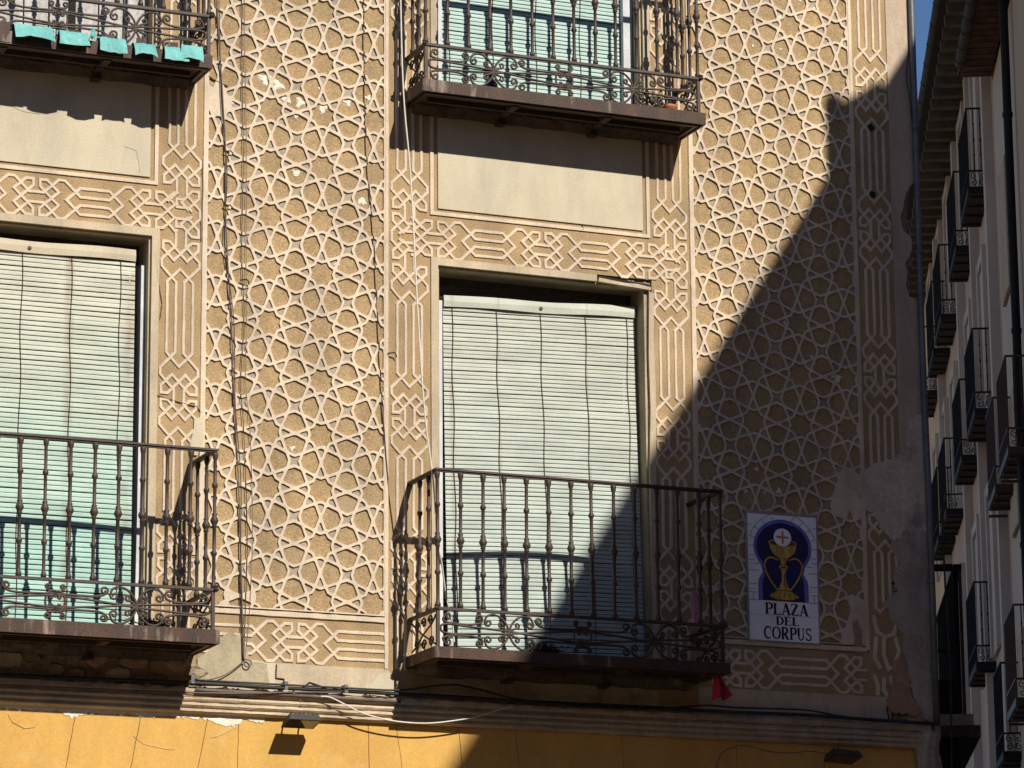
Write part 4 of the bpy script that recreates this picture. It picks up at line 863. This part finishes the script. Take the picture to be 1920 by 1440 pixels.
def floodlight(x, z, label, wdt=.18, rz=0.0):
    E = empty('floodlight', (x, -.02, z), label=label, cat='floodlight')
    hd = empty('dummy'); bpy.data.objects.remove(hd)
    tilt = R(78)
    def T(p):  # head local: x width, y thickness, z height; tipped to shine down the wall
        px, py, pz = p; cy = math.cos(tilt); sy = math.sin(tilt)
        yy = py*cy-pz*sy; zz = py*sy+pz*cy; cx = math.cos(rz); sx = math.sin(rz)
        return (px*cx-(yy)*sx*0, yy-.05, zz+.0+px*sx)
    w_ = wdt/2; hgt = .14; b = MB()
    pr = [(-w_, -.012, .0), (w_, -.012, 0), (w_, -.012, hgt), (-w_, -.012, hgt), (-w_*.86, .022, .012), (w_*.86, .022, .012), (w_*.86, .022, hgt-.012), (-w_*.86, .022, hgt-.012)]
    b.add([T(p) for p in pr], [(0, 1, 2, 3), (7, 6, 5, 4), (0, 4, 5, 1), (1, 5, 6, 2), (2, 6, 7, 3), (3, 7, 4, 0)]); b.build('housing', 'lampm', E, loc=(0, 0, 0))
    b = MB()
    for k in range(7):
        xx = -w_*.8+k*w_*.266; q = [(xx, .0225, .035), (xx+.006, .0225, .035), (xx+.006, .0225, hgt-.015), (xx, .0225, hgt-.015), (xx, .032, .05), (xx+.006, .032, .05), (xx+.006, .032, hgt-.03), (xx, .032, hgt-.03)]
        b.add([T(p) for p in q], [(3, 2, 1, 0), (4, 5, 6, 7), (0, 1, 5, 4), (1, 2, 6, 5), (2, 3, 7, 6), (3, 0, 4, 7)])
    b.build('cooling_fins', 'lampm', E, loc=(0, 0, 0))
    b = MB(); q = [(-w_*.88, -.0125, .012), (w_*.88, -.0125, .012), (w_*.88, -.0125, hgt-.012), (-w_*.88, -.0125, hgt-.012)]; b.add([T((p[0], p[1]-.001, p[2])) for p in q], [(0, 1, 2, 3)]); b.build('lens', 'glass', E, loc=(0, 0, 0))
    b = MB(); b.tube([(-w_*.5, -.10, -.0), (-w_*.5, -.02, .045), (w_*.5, -.02, .045), (w_*.5, -.10, 0)], .006, 5); b.tube([(0, .005, .045), (0, -.02, .045)], .012, 6); b.build('bracket', 'lampm', E, loc=(0, 0, 0))
    b = MB(); b.tube(smoothpath([(w_*.3, -.02, .05), (w_*.35, -.01, .08), (w_*.3, -.02, .12), (w_*.32, -.02, .15)], 4), .0035, 5); b.build('lead', 'cableg', E, loc=(0, 0, 0))
    return E
floodlight(-.150, 4.100, 'small black floodlight in the sun below the cornice')
floodlight(3.045, 4.050, 'small black floodlight in the shade at the corner end', rz=-.05)

# downpipe at the corner
E = empty('downpipe', (3.712, -.026, 0), label='dark zinc downpipe running down the house corner', cat='downpipe')
MB().tube([(.004, 0, 4.3), (.004, 0, 5.5), (-.004, 0, 6.1), (-.008, 0, 7.0), (-.002, 0, 8.0), (0, 0, 9.5), (0, 0, 12.5)], .0185, 12).build('pipe', 'zinc', E, loc=(0, 0, 0), smooth=True)
for z in (5.1, 6.2, 7.06, 7.82, 8.9):
    MB().tube([(-.003, 0, z), (-.003, 0, z+.03)], .0225, 12).build('collar', 'zinc', E, loc=(0, 0, 0), smooth=True)
MB().tube([(-.034, .01, 3.2), (-.032, .01, 4.29)], .022, 10).build('pipe', 'zinc', E, loc=(0, 0, 0), smooth=True)
cable('corner_wire', [(3.79, -.045, 4.0), (3.80, -.05, 4.6), (3.785, -.05, 5.2), (3.79, -.05, 5.62)], .006, 'cable', 'black wire beside the foot of the downpipe')
cable('corner_wire', [(3.700, -.020, 9.0), (3.697, -.018, 8.40), (3.672, -.018, 8.22), (3.668, -.018, 8.12), (3.69, -.018, 7.95), (3.70, -.018, 7.6)], .0028, 'cable', 'thin black wire looping at the sunlit top of the corner margin')

# ================================================================== TILED STREET SIGN
SX, SZ, SW, SH_ = 2.546, 4.717, .435, .720
SG = empty('tiled_street_sign', (SX+SW/2, -.02, SZ), label='white tiled street sign with a gold chalice, reading Plaza del Corpus', cat='street sign')
b = MB(); b.box((SX-.012, -.012, SZ-.010), (SX+SW+.012, .010, SZ+SH_+.016)); b.build('mortar_bed', 'cement', SG)
for i in range(3):
    for j in range(5):
        b = MB(); b.box((SX+i*SW/3+.0010, -.0165+h2(i, j)*.0001, SZ+j*SH_/5+.0010), (SX+(i+1)*SW/3-.0010, -.012, SZ+(j+1)*SH_/5-.0010)); b.build('tile', 'tile', SG)
lay = [0]
def flat(poly, m, name, lv=None):
    lay[0] += 1; y = -.0166-(lv if lv is not None else lay[0])*.00012
    if area(poly) < 0: poly = poly[::-1]
    b = MB(); b.prism([(SX+p[0], SZ+p[1]) for p in poly], y, y+.0001); return b.build(name, m, SG)
def L2(x, y): return ((x-187)*.000675, .72-(y-110-(x-187)*.065)*.00061)
def ell(cx, cz, rx, rz, a0=0, a1=2*math.pi, n=36): return [(cx+rx*math.cos(a0+(a1-a0)*i/n), cz+rz*math.sin(a0+(a1-a0)*i/n)) for i in range(n+1)]
def rib(pts, wdt, m, name='line', closed=False):
    Pn = [Vector(p) for p in pts]; l = []; r = []
    ws = wdt if isinstance(wdt, list) else [wdt]*len(Pn)
    for i, p in enumerate(Pn):
        d = (Pn[min(i+1, len(Pn)-1)]-Pn[max(i-1, 0)]).normalized(); nn = Vector((-d.y, d.x))*ws[i]/2
        l.append((p.x+nn.x, p.y+nn.y)); r.append((p.x-nn.x, p.y-nn.y))
    lay[0] += 1; y = -.0166-lay[0]*.00012; n = len(l)
    v = [(SX+p[0], y, SZ+p[1]) for p in l]+[(SX+p[0], y, SZ+p[1]) for p in r]
    f = [(i, n+i, n+i+1, i+1) for i in range(n-1)]
    b = MB(); b.add(v, f); return b.build(name, m, SG)
cx, cz = SW/2, .535
def keyhole(rx, rz, neck, low, bot, sh):
    up = ell(cx, cz, rx, rz, -.22*math.pi, 1.22*math.pi, 30)
    zn = .388; zs = .352
    return up+[(cx-neck, zn), (cx-low*.96, zs), (cx-low, zs-.03), (cx-low, bot), (cx+low, bot), (cx+low, zs-.03), (cx+low*.96, zs), (cx+neck, zn)]
flat(keyhole(.183, .160, .128, .158, .227, 0), 'ink', 'arch_outline'); flat(keyhole(.180, .157, .125, .155, .229, 0), 'blue', 'arch_band'); flat(keyhole(.165, .140, .110, .132, .227, 0), 'navy', 'arch_field')
for a in [math.pi*k/10 for k in (-2, -1, 0, 1, 2, 3, 4, 6, 7, 8, 9, 10, 11, 12)]:
    rib([(cx+.184*math.cos(a), cz+.161*math.sin(a)), (min(SW-.002, max(.002, cx+.222*math.cos(a))), min(.718, cz+.182*math.sin(a)+.001))], .0026, 'ink')
for sgn in (-1, 1):
    rib([(max(.001, min(SW-.001, cx+sgn*.214*math.cos(t))), cz+.196*math.sin(t)) for t in [math.pi*(.10+.36*i/14) for i in range(15)] if cz+.196*math.sin(t) < .718], .0026, 'ink')
    for zz, l in ((.455, .04), (.395, .06), (.318, .05), (.270, .05), (.226, .058), (.655, .025)):
        x0 = 0 if sgn < 0 else SW; rib([(x0, zz), (x0-sgn*l, zz)], .0026, 'ink')
    x0 = .026 if sgn < 0 else SW-.026; rib([(x0, .270), (x0, .226)], .0026, 'ink')
# chalice
for sgn in (-1, 1):
    hd = [(cx+sgn*a, z) for a, z in ((.035, .462), (.075, .474), (.108, .458), (.118, .425), (.104, .378), (.072, .328), (.042, .292))]
    sp_ = [(p.x, p.y) for p in smoothpath([(a, z, 0) for a, z in hd], 5)]
    rib(sp_, .014, 'golds', 'handle'); rib(sp_, .008, 'gold', 'handle')
cup = [(cx-.091, .560)]+[(cx-.091*math.cos(t), .556-.090*math.sin(t)**1.0) for t in [math.pi*i/20 for i in range(1, 20)]]+[(cx+.091, .560)]
flat(cup, 'golds', 'cup'); flat([(cx+(p[0]-cx)*.93, .556+(p[1]-.556)*.94) for p in cup], 'gold', 'cup')
flat(ell(cx, .560, .091, .022), 'gold', 'cup_rim'); flat(ell(cx, .559, .083, .017), 'golds', 'cup_mouth')
flat(ell(cx-.002, .592, .057, .053), 'golds', 'host_edge'); flat(ell(cx-.002, .592, .0555, .0515), 'tile', 'host')
flat([(cx-.007, .556), (cx+.005, .556), (cx+.005, .628), (cx-.007, .628)], 'orange', 'cross'); flat([(cx-.040, .588), (cx+.038, .586), (cx+.038, .598), (cx-.040, .600)], 'orange', 'cross')
flat([(cx-.03, .470), (cx+.03, .470), (cx+.016, .455), (cx+.018, .438), (cx-.018, .438), (cx-.016, .455)], 'gold', 'stem'); flat(ell(cx, .422, .028, .014), 'gold', 'knop'); flat(ell(cx, .420, .016, .005), 'golds', 'knop')
flat([(cx-.019, .406), (cx+.019, .406), (cx+.012, .392), (cx+.013, .345), (cx+.028, .306), (cx+.050, .288), (cx-.050, .288), (cx-.028, .306), (cx-.013, .345), (cx-.012, .392)], 'gold', 'stem')
rib([(cx+.004, .39), (cx+.003, .34), (cx+.012, .295)], .006, 'golds', 'stem_shade')
flat([(cx-.100, .253), (cx-.075, .276), (cx-.045, .290), (cx+.045, .290), (cx+.075, .274), (cx+.100, .250), (cx+.06, .233), (cx, .229), (cx-.06, .233)], 'golds', 'foot')
flat([(cx-.092, .254), (cx-.07, .271), (cx-.04, .285), (cx+.04, .285), (cx+.07, .270), (cx+.092, .252), (cx+.05, .238), (cx, .235), (cx-.05, .238)], 'gold', 'foot')
for k in range(5): rib([(cx-.06+k*.03, .276), (cx-.075+k*.0375, .243)], .005, 'golds', 'foot_line')
# serif capitals
def arc(c, rx, rz, a0, a1, n=14): return [(c[0]+rx*math.cos(a0+(a1-a0)*i/n), c[1]+rz*math.sin(a0+(a1-a0)*i/n)) for i in range(n+1)]
pi = math.pi; TH, TN, SF = .19, .085, .06
def bowlw(n, th=TH, tn=TN): return [tn+(th-tn)*math.sin(pi*i/(n-1)) for i in range(n)]
GL = {   # list of (points, width) in units of cap height; advance
 'P': ([([(.16, 0), (.16, 1)], TH), ([(.0, .025), (.34, .025)], SF), ([(.0, .975), (.2, .975)], SF), ([(.16, .97)]+arc((.34, .72), .22, .25, pi/2, -pi/2)+[(.16, .47)], [TN]+bowlw(15)+[TN])], .66),
 'L': ([([(.14, 0), (.14, 1)], TH), ([(.0, .975), (.30, .975)], SF), ([(.0, .03), (.56, .03)], TN), ([(.55, .0), (.57, .22)], SF)], .64),
 'A': ([([(.10, .0), (.34, 1.0)], TN), ([(.34, 1.0), (.60, .0)], TH), ([(.16, .32), (.50, .32)], TN), ([(-.02, .022), (.22, .022)], SF), ([(.46, .022), (.74, .022)], SF)], .74),
 'Z': ([([(.06, .965), (.52, .965)], TN), ([(.50, .95), (.08, .05)], TH), ([(.04, .035), (.56, .035)], TN), ([(.05, 1.0), (.04, .78)], SF), ([(.56, 0), (.58, .24)], SF)], .66),
 'D': ([([(.14, 0), (.14, 1)], TH), ([(.0, .025), (.2, .025)], SF), ([(.0, .975), (.2, .975)], SF), ([(.14, .968)]+arc((.24, .5), .34, .468, pi/2, -pi/2)+[(.14, .032)], [TN]+bowlw(15, .17)+[TN])], .72),
 'E': ([([(.14, 0), (.14, 1)], TH), ([(.0, .97), (.50, .97)], TN), ([(.1, .52), (.40, .52)], TN), ([(.0, .03), (.54, .03)], TN), ([(.50, 1.0), (.50, .80)], SF), ([(.40, .62), (.40, .42)], SF), ([(.54, .0), (.56, .22)], SF)], .66),
 'C': ([(arc((.36, .5), .30, .47, .24*pi, 1.76*pi, 20), bowlw(21, .17)), ([(.57, .98), (.58, .70)], SF)], .72),
 'O': ([(arc((.36, .5), .31, .47, pi/2, 1.5*pi, 14), bowlw(15, .17)), (arc((.36, .5), .31, .47, pi/2, -.5*pi, 14), bowlw(15, .17))], .78),
 'R': ([([(.14, 0), (.14, 1)], TH), ([(.0, .025), (.28, .025)], SF), ([(.0, .975), (.2, .975)], SF), ([(.14, .97)]+arc((.30, .73), .22, .24, pi/2, -pi/2)+[(.14, .49)], [TN]+bowlw(15)+[TN]), ([(.30, .50), (.58, .0)], TH), ([(.50, .022), (.68, .022)], SF)], .72),
 'U': ([([(.14, 1), (.14, .34)], TH), (arc((.345, .34), .205, .31, pi, 2*pi, 12), TN+.03), ([(.55, .34), (.55, 1)], TN), ([(.0, .975), (.28, .975)], SF), ([(.44, .975), (.66, .975)], SF)], .74),
 'S': ([(arc((.27, .75), .19, .22, .12*pi, 1.5*pi, 12)+arc((.27, .26), .21, .235, .5*pi, -.88*pi, 12), .115), ([(.45, .98), (.45, .76)], SF), ([(.05, .02), (.05, .26)], SF)], .60)}
def word(txt, x0, x1, zb, h):
    tot = sum(GL[c][1] for c in txt); sx = (x1-x0)/tot; x = x0
    for c in txt:
        b = MB()
        for k, (pts, wd) in enumerate(GL[c][0]):
            Pn = [Vector((x+p[0]*sx, zb+p[1]*h)) for p in pts]; ws = wd if isinstance(wd, list) else [wd]*len(Pn); l = []; r = []
            for i, p in enumerate(Pn):
                d = (Pn[min(i+1, len(Pn)-1)]-Pn[max(i-1, 0)]).normalized(); q = Vector((-d.y*sx, d.x*h if abs(d.x) > abs(d.y) else d.x*sx))*ws[i]/2; l.append(p+q); r.append(p-q)
            y = -.0169-k*.00012; n = len(l)
            b.add([(SX+p.x, y, SZ+p.y) for p in l]+[(SX+p.x, y, SZ+p.y) for p in r], [(i, n+i, n+i+1, i+1) for i in range(n-1)])
        b.build('letter', 'ink', SG); x += GL[c][1]*sx
word('PLAZA', .0965, .373, .150, .066); word('DEL', .165, .313, .092, .048); word('CORPUS', .088, .392, .011, .070)

# ================================================================== THE SIDE STREET, RIGHT HAND ROW
R0 = Vector((6.58, 0, 0))
def W3(s, o, z): return R0+SD*s+SN*o+Vector((0, 0, z))
def rbox(mb, s0, s1, o0, o1, z0, z1): return mb.obox(W3(s0, o0, z0), SD*(s1-s0), SN*(o1-o0), Vector((0, 0, z1-z0)))
def far_house(name, s0, s1, top, m, label, depth=9, eave=.6, zoff=0):
    E = empty(name, W3(s0, 0, 0), label=label, cat='building')
    b = MB(); rbox(b, s0, s1, -depth, 0, 0, top); b.build('wall', m, E)
    b = MB(); a = [W3(s0-.05, eave, top+.16), W3(s1+.02, eave, top+.16), W3(s1+.02, -depth/2, top+2.2), W3(s0-.05, -depth/2, top+2.2), W3(s1+.02, -depth-.3, top+.16), W3(s0-.05, -depth-.3, top+.16)]
    b.add(a+[p-Vector((0, 0, .10)) for p in a], [(3, 2, 1, 0), (5, 4, 2, 3), (6, 7, 8, 9), (9, 8, 10, 11), (0, 1, 7, 6), (4, 5, 11, 10), (0, 6, 9, 3), (3, 9, 11, 5), (1, 2, 8, 7), (2, 4, 10, 8)])
    b.build('roof', 'rooft' if name == 'x' else 'rafterd', E); return E
HF = far_house('terraced_house', 25.1, 62, 18.05, 'wallF', 'tall rose coloured house far down the street with a deep raftered eave')
HM = far_house('terraced_house', 21.5, 25.05, 16.60, 'wallM', 'pale narrow house with a wavy tiled eave, beside the dark drainpipe', eave=.46)
HN = far_house('terraced_house', -.5, 21.45, 19.0, 'wallN', 'stone coloured house at the right edge of the picture')
# warm rendered far stretch
b = MB(); rbox(b, 38.0, 61.9, 0, .03, 0, 17.9); b.build('far_render', 'wallW', HF)
# rafters and boards of the far house
b = MB(); rbox(b, 25.1, 62, .001, .62, 18.06, 18.10); b.build('eave_boards', 'rafterd', HF)
s = 25.3
while s < 60: 
    b = MB(); rbox(b, s, s+.16, .002, .52, 17.90, 18.055); b.build('rafter', 'rafter', HF); s += .55
def gutter(E, s0, s1, o, z, r, step):
    b = MB(); n = 10; k = int((s1-s0)/2)+1
    for i in range(k+1):
        s = s0+(s1-s0)*i/k
        for q in range(n+1):
            a = pi+pi*q/n; b.v.append(W3(s, o+r*math.cos(a), z+r*math.sin(a)))
        for q in range(n, -1, -1):
            a = pi+pi*q/n; b.v.append(W3(s, o+(r-.006)*math.cos(a), z+(r-.006)*math.sin(a)))
    nn = 2*n+2
    for i in range(k):
        for q in range(nn): b.f.append((i*nn+q, i*nn+(q+1) % nn, (i+1)*nn+(q+1) % nn, (i+1)*nn+q))
    g = b.build('gutter', 'gutter', E, smooth=False)
    s = s0+.2
    while s < s1:
        pts = [W3(s, o+(r+.006)*math.cos(pi+pi*q/8), z+(r+.006)*math.sin(pi+pi*q/8)) for q in range(9)]; MB().tube(pts, .007, 4).build('gutter_strap', 'gutter', g); s += step
gutter(HF, 25.1, 60, .60, 18.17, .085, .9)
gutter(HM, 18.0, 24.4, .47, 16.66, .075, .6)
# wavy tiles under the middle house's eave
for s in [21.6+.25*k for k in range(13)]:
    b = MB(); n = 8
    for i in range(2):
        for q in range(n+1):
            a = pi*q/n; b.v.append(W3(s+.1+.11*math.cos(a), .02+.42*i, 16.60-.005*i+.075*math.sin(a)))
            b.v.append(W3(s+.1+.095*math.cos(a), .02+.42*i, 16.60-.005*i+.06*math.sin(a)))
    m_ = 2*(n+1)
    for q in range(n):
        b.f += [(2*q, 2*q+2, m_+2*q+2, m_+2*q), (2*q+1, m_+2*q+1, m_+2*q+3, 2*q+3), (2*q, 2*q+1, 2*q+3, 2*q+2), (m_+2*q, m_+2*q+2, m_+2*q+3, m_+2*q+1)]
    b.build('eave_tile', 'rooft', HM)
# dark drainpipe between the two nearer houses
E = empty('drainpipe', W3(21.55, .12, 0), label='dark drainpipe between the pale house and the stone coloured house', cat='drainpipe')
MB().tube([W3(21.55, .10, 3)-E.location, W3(21.55, .10, 17)-E.location], .055, 10).build('pipe', 'irond', E, loc=(0, 0, 0))
for z in (7, 9.5, 12.2, 15): MB().tube([W3(21.55, .10, z)-E.location, W3(21.55, .10, z+.06)-E.location], .066, 10).build('collar', 'irond', E, loc=(0, 0, 0))

def street_window(E, s, z0, z1, wd=1.0, trim='trim', pr=.09):
    b = MB(); rbox(b, s-.16, s, .001, pr, z0, z1+.16); rbox(b, s+wd, s+wd+.16, .001, pr, z0, z1+.16); rbox(b, s, s+wd, .001, pr*.9, z1, z1+.16)
    w_ = b.build('window', trim, E)
    b = MB(); rbox(b, s, s+wd, .002, .012, z0, z1); b.build('pane', 'glass', w_)
    for a in (0.02, wd/2+.01):
        b = MB(); rbox(b, s+a, s+a+wd/2-.03, .014, .05, z0+.02, z1-.02); b.build('shutter', trim, w_)
for s in (26.75, 29.8, 33.8, 36.4, 39.2, 42.5, 46): 
    for z in (15.50, 12.42, 9.15): street_window(HF, s+.35, z, z+2.25, .95)
for z in (13.2, 10.1, 7.0): street_window(HM, 23.2, z, z+1.6, .8, 'wallN', .05)
# white shuttered bay strips standing proud at the near end of the far house
for s0, wd, z0, z1 in ((25.3, .30, 0, 17.9), (28.6, .22, 0, 17.85), (31.9, .25, 0, 17.85), (37.4, .25, 0, 17.8)):
    b = MB(); rbox(b, s0, s0+wd, .001, .13, z0, z1); b.build('pilaster', 'trim', HF)

def street_balcony(s, z, L=1.75, D=.27, hh=1.15, m='irond', label='', group=None):
    E = empty('street_balcony', W3(s, 0, z), label=label, cat='balcony', group=group); o0 = E.location
    def bx(s0, s1, a, b_, z0, z1, name, mm=m): 
        b = MB(); b.obox(W3(s0, a, z0)-o0, SD*(s1-s0), SN*(b_-a), Vector((0, 0, z1-z0))); return b.build(name, mm, E, loc=(0, 0, 0))
    bx(s, s+L, .002, D, z-.09, z, 'deck', 'slabd'); bx(s-.012, s-.001, .002, D+.012, z-.085, z+.012, 'fascia'); bx(s, s+L, D+.001, D+.014, z-.085, z+.012, 'fascia')
    for q in range(4): bx(s+.12+q*.48, s+.20+q*.48, .01, D-.01, z-.115, z-.0905, 'under_bar', m)
    for zz in (.24, hh): bx(s-.012, s+.012, .002, D+.012, z+zz-.012, z+zz+.012, 'rail_end'); bx(s+.0125, s+L, D-.012, D+.012, z+zz-.012, z+zz+.012, 'rail')
    b = MB()
    for k in range(14): 
        p = W3(s+(L-.02)*k/13+.01, D, z)-o0; b.tube([p+Vector((0, 0, .0)), p+Vector((0, 0, hh-.013))], .011, 5)
    for k in (1, 2):
        p = W3(s, D*k/3, z)-o0; b.lathe([(.009, .25), (.009, .45), (.016, .47), (.009, .49), (.009, .66), (.017, .69), (.009, .72), (.009, .9), (.016, .92), (.009, .94), (.009, hh-.013)], 6, p)
    b.build('balusters', m, E, loc=(0, 0, 0), kind='stuff')
    b = MB()
    for (a, c, sg) in ((.27, .17, 1), (.27, .07, -1), (.73, .17, -1), (.73, .07, 1)):
        b.tube([W3(s, p[0], z+p[1])-o0 for p in spiral((a*D, c), .048, pi/2 if sg > 0 else pi/2, 1.2, sg, 12)], .007, 4)
    b.tube([W3(s, D*.5, z+.02)-o0, W3(s, D*.42, z+.12)-o0, W3(s, D*.5, z+.22)-o0], .006, 4); b.build('scroll_end', m, E, loc=(0, 0, 0))
    return E
G1 = 'black iron balconies down the right side of the street'
fl = {15.50: 'top floor', 12.42: 'middle floor', 9.12: 'lower floor'}
names = ['nearest', 'second nearest', 'third nearest', 'fourth nearest', 'farthest']
for z in (15.50, 12.42):
    for k, s in enumerate((26.4, 29.5, 33.6, 35.9, 39.0)):
        if z < 13 and k == 4: continue
        street_balcony(s+(.4 if z < 13 else 0), z, label=f'{names[k] if not (z<13 and k==3) else "farthest"} black iron balcony of the {fl[z]} row on the rose coloured house', group=G1)
street_balcony(28.4, 9.12, label='nearest black iron balcony of the lower floor row on the rose coloured house', group=G1)
street_balcony(21.3, 10.70, m='ironb', L=1.5, label='nearer brown iron balcony beside the dark drainpipe, upper of the brown pairs')
street_balcony(23.6, 10.70, m='ironb', L=1.3, label='brown iron balcony on the pale house, just beyond the nearer brown one')
street_balcony(21.6, 7.65, m='ironb', L=1.5, label='lower brown iron balcony under the upper brown pair at the right edge')
street_balcony(24.0, 7.30, m='irond', L=1.3, label='dark iron balcony at the bottom right, below the brown ones')

# balcony on the house's own side wall, seen past the corner
SW0 = Vector((3.70, .03, 0)); SO = -SN
def K3(s, o, z): return SW0+SD*s+SO*o+Vector((0, 0, z))
E = empty('side_balcony', K3(3.7, 0, 4.7), label='dark enclosed balcony on a stone slab just round the house corner', cat='balcony'); o0 = E.location
def kb(s0, s1, a, b_, z0, z1, name, m): 
    b = MB(); b.obox(K3(s0, a, z0)-o0, SD*(s1-s0), SO*(b_-a), Vector((0, 0, z1-z0))); return b.build(name, m, E, loc=(0, 0, 0))
kb(3.7, 5.9, .002, .50, 4.78, 4.86, 'slab', 'cement'); kb(3.66, 5.94, .002, .54, 4.70, 4.778, 'slab', 'under'); kb(3.72, 5.8, .002, .40, 4.50, 4.698, 'corbel', 'dark'); kb(3.8, 5.7, .002, .30, 2.6, 4.498, 'bay', 'rafterd')
kb(3.7, 5.9, .40, .455, 5.84, 5.885, 'top_rail', 'irond'); kb(3.69, 3.73, .002, .395, 5.84, 5.885, 'top_rail', 'irond')
kb(3.75, 5.85, .40, .43, 4.865, 5.83, 'screen', 'rafterd')
kb(3.75, 5.8, .01, .38, 4.861, 5.1, 'planter', 'dark')
for a in (.06, .24, .43): kb(3.69, 3.715, a, a+.022, 4.862, 5.838, 'post', 'ironb')
kb(3.69, 3.71, .002, .395, 5.28, 5.30, 'mid_rail', 'irond')

# ================================================================== THE HOUSES ACROSS (they cast the big shadow; outside the picture)
OX, OH = 6.2, 12.07; OD = Vector((-.305, -1, 0)); ODn = OD.normalized(); ON = Vector((1, -.305, 0)).normalized()
def Q(t, o, z): return Vector((OX, 0, 0))+OD*t+ON*o+Vector((0, 0, z))
E = empty('opposite_house', Q(0, 0, 0), label='tall plastered house across the small square, opposite the star patterned front', cat='building'); o0 = E.location
b = MB(); b.obox(Q(.4, .55, 0)-o0, OD*15, ON*9, Vector((0, 0, OH-.15))); b.build('wall', 'wallM', E, loc=(0, 0, 0))
b = MB(); b.obox(Q(-.0, .0, OH-.07)-o0, OD*15.5, ON*.9, Vector((0, 0, .07))); b.build('eaves', 'rafter', E, loc=(0, 0, 0))
b = MB(); a = [Q(0, 0, OH), Q(15.5, 0, OH), Q(15.5, 5, OH+1.2), Q(0, 5, OH+1.2), Q(15.5, 9.6, OH), Q(0, 9.6, OH)]
b.add([p-o0 for p in a], [(3, 2, 1, 0), (5, 4, 2, 3), (0, 1, 4, 5), (0, 5, 3), (1, 2, 4)]); b.build('roof', 'rooft', E, loc=(0, 0, 0))
b = MB(); prof = [(5.10, OH-.15), (5.85, OH-.15), (5.85, 12.57), (5.78, 12.57), (5.70, 12.44), (5.50, 12.33), (5.17, 12.19)]; n = 7  # unseen upstand on the eave, outlined to cast the step in the big shadow
b.add([Q(t, .02, z)-o0 for t, z in prof]+[Q(t, .10, z)-o0 for t, z in prof], [tuple(range(n)), tuple(range(2*n-1, n-1, -1))]+[(i, n+i, n+(i+1) % n, (i+1) % n) for i in range(n)])
b.build('eave_shadow_upstand', 'rubble', E, loc=(0, 0, 0))
for t in (2, 5, 8, 11, 14):
    for z in (3.6, 6.6, 9.4):
        b = MB(); b.obox(Q(t, .50, z)-o0, OD*1.0, ON*.049, Vector((0, 0, 1.8))); wn = b.build('window', 'trim', E, loc=(0, 0, 0))
        b = MB(); b.obox(Q(t+.08, .49, z+.08)-o0, OD*.84, ON*.009, Vector((0, 0, 1.64))); b.build('pane', 'glass', wn, loc=(0, 0, 0))
# unseen houses added behind and beside the viewer to limit sky light and bounce
def light_blocking_house(name_loc, w_, d_, h_, label, m):
    E = empty('light_blocking_house', name_loc, label=label, cat='building')
    b = MB(); b.box((0, 0, 0), (w_, d_, h_)); b.build('wall', m, E, loc=(0, 0, 0))
    b = MB(); e = .4; b.add([(-e, -e, h_), (w_+e, -e, h_), (w_+e, d_+e, h_), (-e, d_+e, h_), (w_/2-.1, d_*.3, h_+1.4), (w_/2+.1, d_*.7, h_+1.4)], [(0, 1, 4), (1, 2, 5, 4), (2, 3, 5), (3, 0, 4, 5), (3, 2, 1, 0)]); b.build('roof', 'rooft', E, loc=(0, 0, 0))
    for k in range(int(w_/2.6)):
        for z in (4.5, 7.6):
            b = MB(); b.box((1+k*2.6, d_+.002, z), (2+k*2.6, d_+.06, z+1.9)); wn = b.build('window', 'trim', E, loc=(0, 0, 0))
            b = MB(); b.box((1.08+k*2.6, d_+.061, z+.08), (1.92+k*2.6, d_+.07, z+1.82)); b.build('pane', 'glass', wn, loc=(0, 0, 0))
light_blocking_house((-13, -32, 0), 12, 11, 10.5, 'unseen long house added behind the viewer to limit the sky light', 'wallN')
light_blocking_house((-.5, -32, 0), 14, 11, 11.0, 'unseen stone coloured house added at the back of the square to limit the sky light', 'wallN')
light_blocking_house((-23, -21, 0), 9.5, 22, 11, 'unseen plain house added on the left of the square to limit the sky light', 'wallN')
